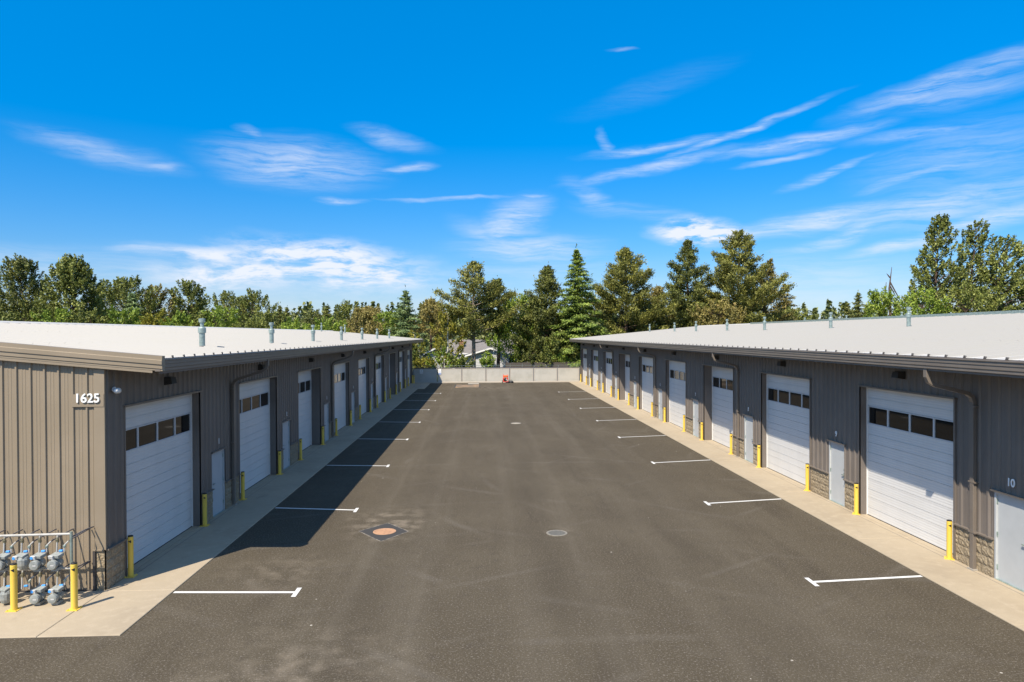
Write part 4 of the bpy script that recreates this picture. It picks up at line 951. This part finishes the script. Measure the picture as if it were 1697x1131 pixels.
# right group
con('wide rounded pine just right of the drooping fir', 1035, 415, 97, 118, 600, 13, G_PINE, nb=88, power=.5, dens=1.15)
con('dark green pine between the two widest pines behind the right roof', 1140, 400, 99, 104, 600, 14, G_DARK, nb=84, power=.62, dens=1.1)
con('brown-tinged low pine filling in between the dark pines', 1088, 478, 104, 84, 600, 15, G_PINEB, nb=54, power=.5)
con('largest pine with spreading brown-green boughs behind the right roof', 1226, 384, 96, 150, 600, 16, G_PINE, nb=96, power=.55, dens=1.15, gap=.05)
con('brown-green pine leaning right below the largest pine', 1262, 432, 101, 78, 600, 17, G_PINEB, nb=56, power=.6, lean=(.08,0))
con('small wind-bent brown fir right of the largest pine', 1300, 472, 110, 54, 560, 18, G_PINEB, kind='fir', nb=36, gap=.3)
brd('green leafy tree below the wind-bent fir', 1316, 514, 104, 56, 560, 19, G_LEAF, ncl=42, cr=.9)
brd('olive leafy tree low in front of the largest pine', 1190, 505, 92, 90, 560, 20, G_PINEB, ncl=70, cr=.9)
# far right
brd('tall pointed poplar at the left of the three right-hand poplars', 1546, 362, 84, 96, 560, 21, G_LEAF, shape='poplar', ncl=230, cr=.62, per=52, lean=(.05,0), name='poplar_tree', group=None)
brd('middle poplar bent to the right by the wind', 1600, 370, 87, 104, 560, 22, G_LEAF, shape='poplar', ncl=200, cr=.62, per=52, lean=(.09,0), name='poplar_tree')
brd('right-hand poplar with sparse windblown side branches', 1646, 396, 84, 120, 560, 23, G_LEAF, shape='poplar', ncl=210, cr=.62, per=50, lean=(.12,0), name='poplar_tree')
brd('broad tree at the right picture edge behind the roof', 1700, 462, 86, 90, 560, 24, G_LEAF, ncl=90, cr=.85)
brd('bright green leafy tree left of the poplars', 1466, 482, 92, 62, 560, 25, G_LEAFB, ncl=80, cr=.8)
brd('low bushy tree in front of the left poplar', 1530, 484, 78, 70, 560, 26, G_LEAFB, ncl=60, cr=.8)
brd('low rounded tree in front of the middle poplar', 1600, 478, 77, 100, 560, 27, G_LEAF, ncl=80, cr=.85)
con('narrow spruce standing above the distant firs', 1422, 486, 130, 34, 560, 28, G_DARK, kind='fir', nb=30)
con('short spruce left of the narrow spruce', 1404, 504, 134, 26, 560, 29, G_DARK, kind='fir', nb=24)
con('short spruce right of the narrow spruce', 1436, 506, 128, 24, 560, 30, G_DARK, kind='fir', nb=24)
def snag(label, x, yt, Y, seed, arms):
    loc, h = spot(x, yt, Y); t = thing('dead_tree', label, 'dead tree', loc); rs = random.Random(seed); m = MB(); X = loc[0]
    m.tube([(X,Y,0),(X+.1,Y,h*.5),(X-.1,Y,h*.8),(X+.25,Y,h)], [.32,.22,.13,.03], 7); obj('trunk', m, M_BARK, t)
    for dx, z0, z1 in arms: obj('branch', MB().tube([(X,Y,h*z0),(X+dx*.6,Y,h*(z0*.4+z1*.6)),(X+dx,Y,h*z1)], [.10,.07,.02], 6), M_BARK, t)
snag('bare dead tree with a drooping branch left of the poplars', 1475, 443, 96, 1, ((1.7,.86,.66),(.9,.82,.72),(-.5,.9,.94)))
snag('short bare dead stump beside the taller dead tree', 1466, 468, 97, 2, ((.3,.9,.96),))
# left group
brd('leaning dark tree at the far left with windblown top', 44, 430, 88, 78, 560, 31, G_DARK, ncl=190, cr=.8, per=60, lean=(-.07,0), shell=.5)
brd('big broad maple left behind the roof', 120, 430, 84, 112, 560, 32, G_LEAF, ncl=300, cr=.72, per=62, name='maple_tree', shape='cone')
con('dark conifer cut by the left picture edge', -4, 470, 92, 46, 560, 33, G_DARK, kind='fir', nb=40)
brd('wide round-topped tree in the middle of the left skyline', 210, 466, 96, 110, 560, 34, G_LEAF, ncl=190, cr=.85)
brd('olive tree merging with the right side of the round-topped tree', 262, 478, 98, 62, 560, 35, G_PINEB, ncl=70, cr=.8)
con('small bluish spruce in front of the round-topped tree', 218, 488, 84, 32, 560, 36, G_BLUE, kind='fir', nb=34)
brd('tall narrow-headed tree alone on the left skyline', 312, 468, 100, 50, 535, 37, G_LEAF, ncl=80, cr=.75)
brd('broad cluster tree left of the small distant firs', 372, 489, 108, 84, 560, 38, G_LEAF, ncl=110, cr=.9)
brd('green tree right of the broad cluster tree', 420, 488, 106, 66, 560, 39, G_LEAF, ncl=90, cr=.85)
con('thin dark fir right of the cluster trees', 464, 508, 128, 22, 560, 40, G_DARK, kind='fir', nb=26)
con('second thin dark fir beside the first', 476, 511, 130, 20, 560, 41, G_DARK, kind='fir', nb=26)
brd('low green tree behind the second roof vent', 452, 522, 100, 54, 560, 42, G_LEAF, ncl=46, cr=.8)
con('small crooked fir behind the third roof vent', 538, 508, 125, 30, 560, 43, G_DARK, kind='fir', nb=26, lean=(.05,0))
brd('dark rounded tree behind the fourth roof vent', 522, 516, 120, 34, 560, 44, G_DARK, ncl=46, cr=.8)
brd('upright green tree between the far roof vents', 576, 504, 114, 42, 560, 45, G_LEAF, ncl=60, cr=.8)
con('brown-green pine above the far end of the left roof', 610, 512, 108, 66, 570, 46, G_PINEB, nb=46, power=.45)
brd('bright green tree touching the bluish fir', 646, 520, 102, 54, 580, 47, G_LEAFB, ncl=56, cr=.8)
brd('olive bushy tree low behind the far left roof', 590, 528, 98, 90, 570, 48, G_PINEB, ncl=60, cr=.85)
brd('low yellow-green bush tree behind the far left roof edge', 545, 532, 96, 70, 565, 49, G_LEAFB, ncl=44, cr=.8)
rb = random.Random(8)
near = [(205,506,60,G_LEAFB),(150,512,60,G_LEAF),(90,508,66,G_LEAFB),(40,514,70,G_LEAF),(-10,512,60,G_LEAF),(258,512,50,G_YEL),(300,516,50,G_LEAFB),(370,503,56,G_LEAFB),(335,516,44,G_LEAF),(415,518,56,G_LEAF),(490,526,50,G_LEAFB)]
lbs = ['left of centre in the hedge row','under the big broad maple','between the leaning tree and the maple','below the leaning dark tree','at the left picture edge','yellow-tinted, below the olive tree','below the narrow-headed tree on its left','bright, below the broad cluster tree','below the narrow-headed tree on its right','below the green tree near the second vent','just right of the thin dark firs']
for k, ((x,yt,w,mm), lb) in enumerate(zip(near, lbs)):
    brd('low bush over the left roof edge '+lb, x, yt+9, 78, w, 560, 300+k, mm, ncl=44, cr=.62, per=60, leaf=(.22,.17), name='bush', cat='bush', group='bushes behind the left roof')
# far woods: reads as one mass
def woods():
    rs = np.random.RandomState(77); C = []; D = []
    for k in range(620):
        az = rs.uniform(-48, 52); Y = rs.uniform(150, 260); x = Y*math.tan(R(az)); h = rs.uniform(.55,1)*Y*.047+6.0; con_ = rs.rand() < .5
        m = 130; f = rs.uniform(0,1,m); a = rs.uniform(0,2*math.pi,m)
        w = (1-f)*2.6+.2 if con_ else np.sqrt(np.maximum(.02,1-(2*f-1)**2))*3.8
        rr = w*rs.uniform(.5,1,m); C.append(np.stack([x+np.cos(a)*rr, Y+np.sin(a)*rr, (h if con_ else h*.85)*(.05+.95*f)], 1)); D.append(rs.normal(size=(m,3)))
    me = leaf_mesh('distant_woods', np.concatenate(C), np.concatenate(D), 1.25, .9, rs)
    tag(link('distant_woods', me, G_FAR), 'distant mixed woods closing the horizon behind both buildings', 'woods', kind='stuff')
woods()
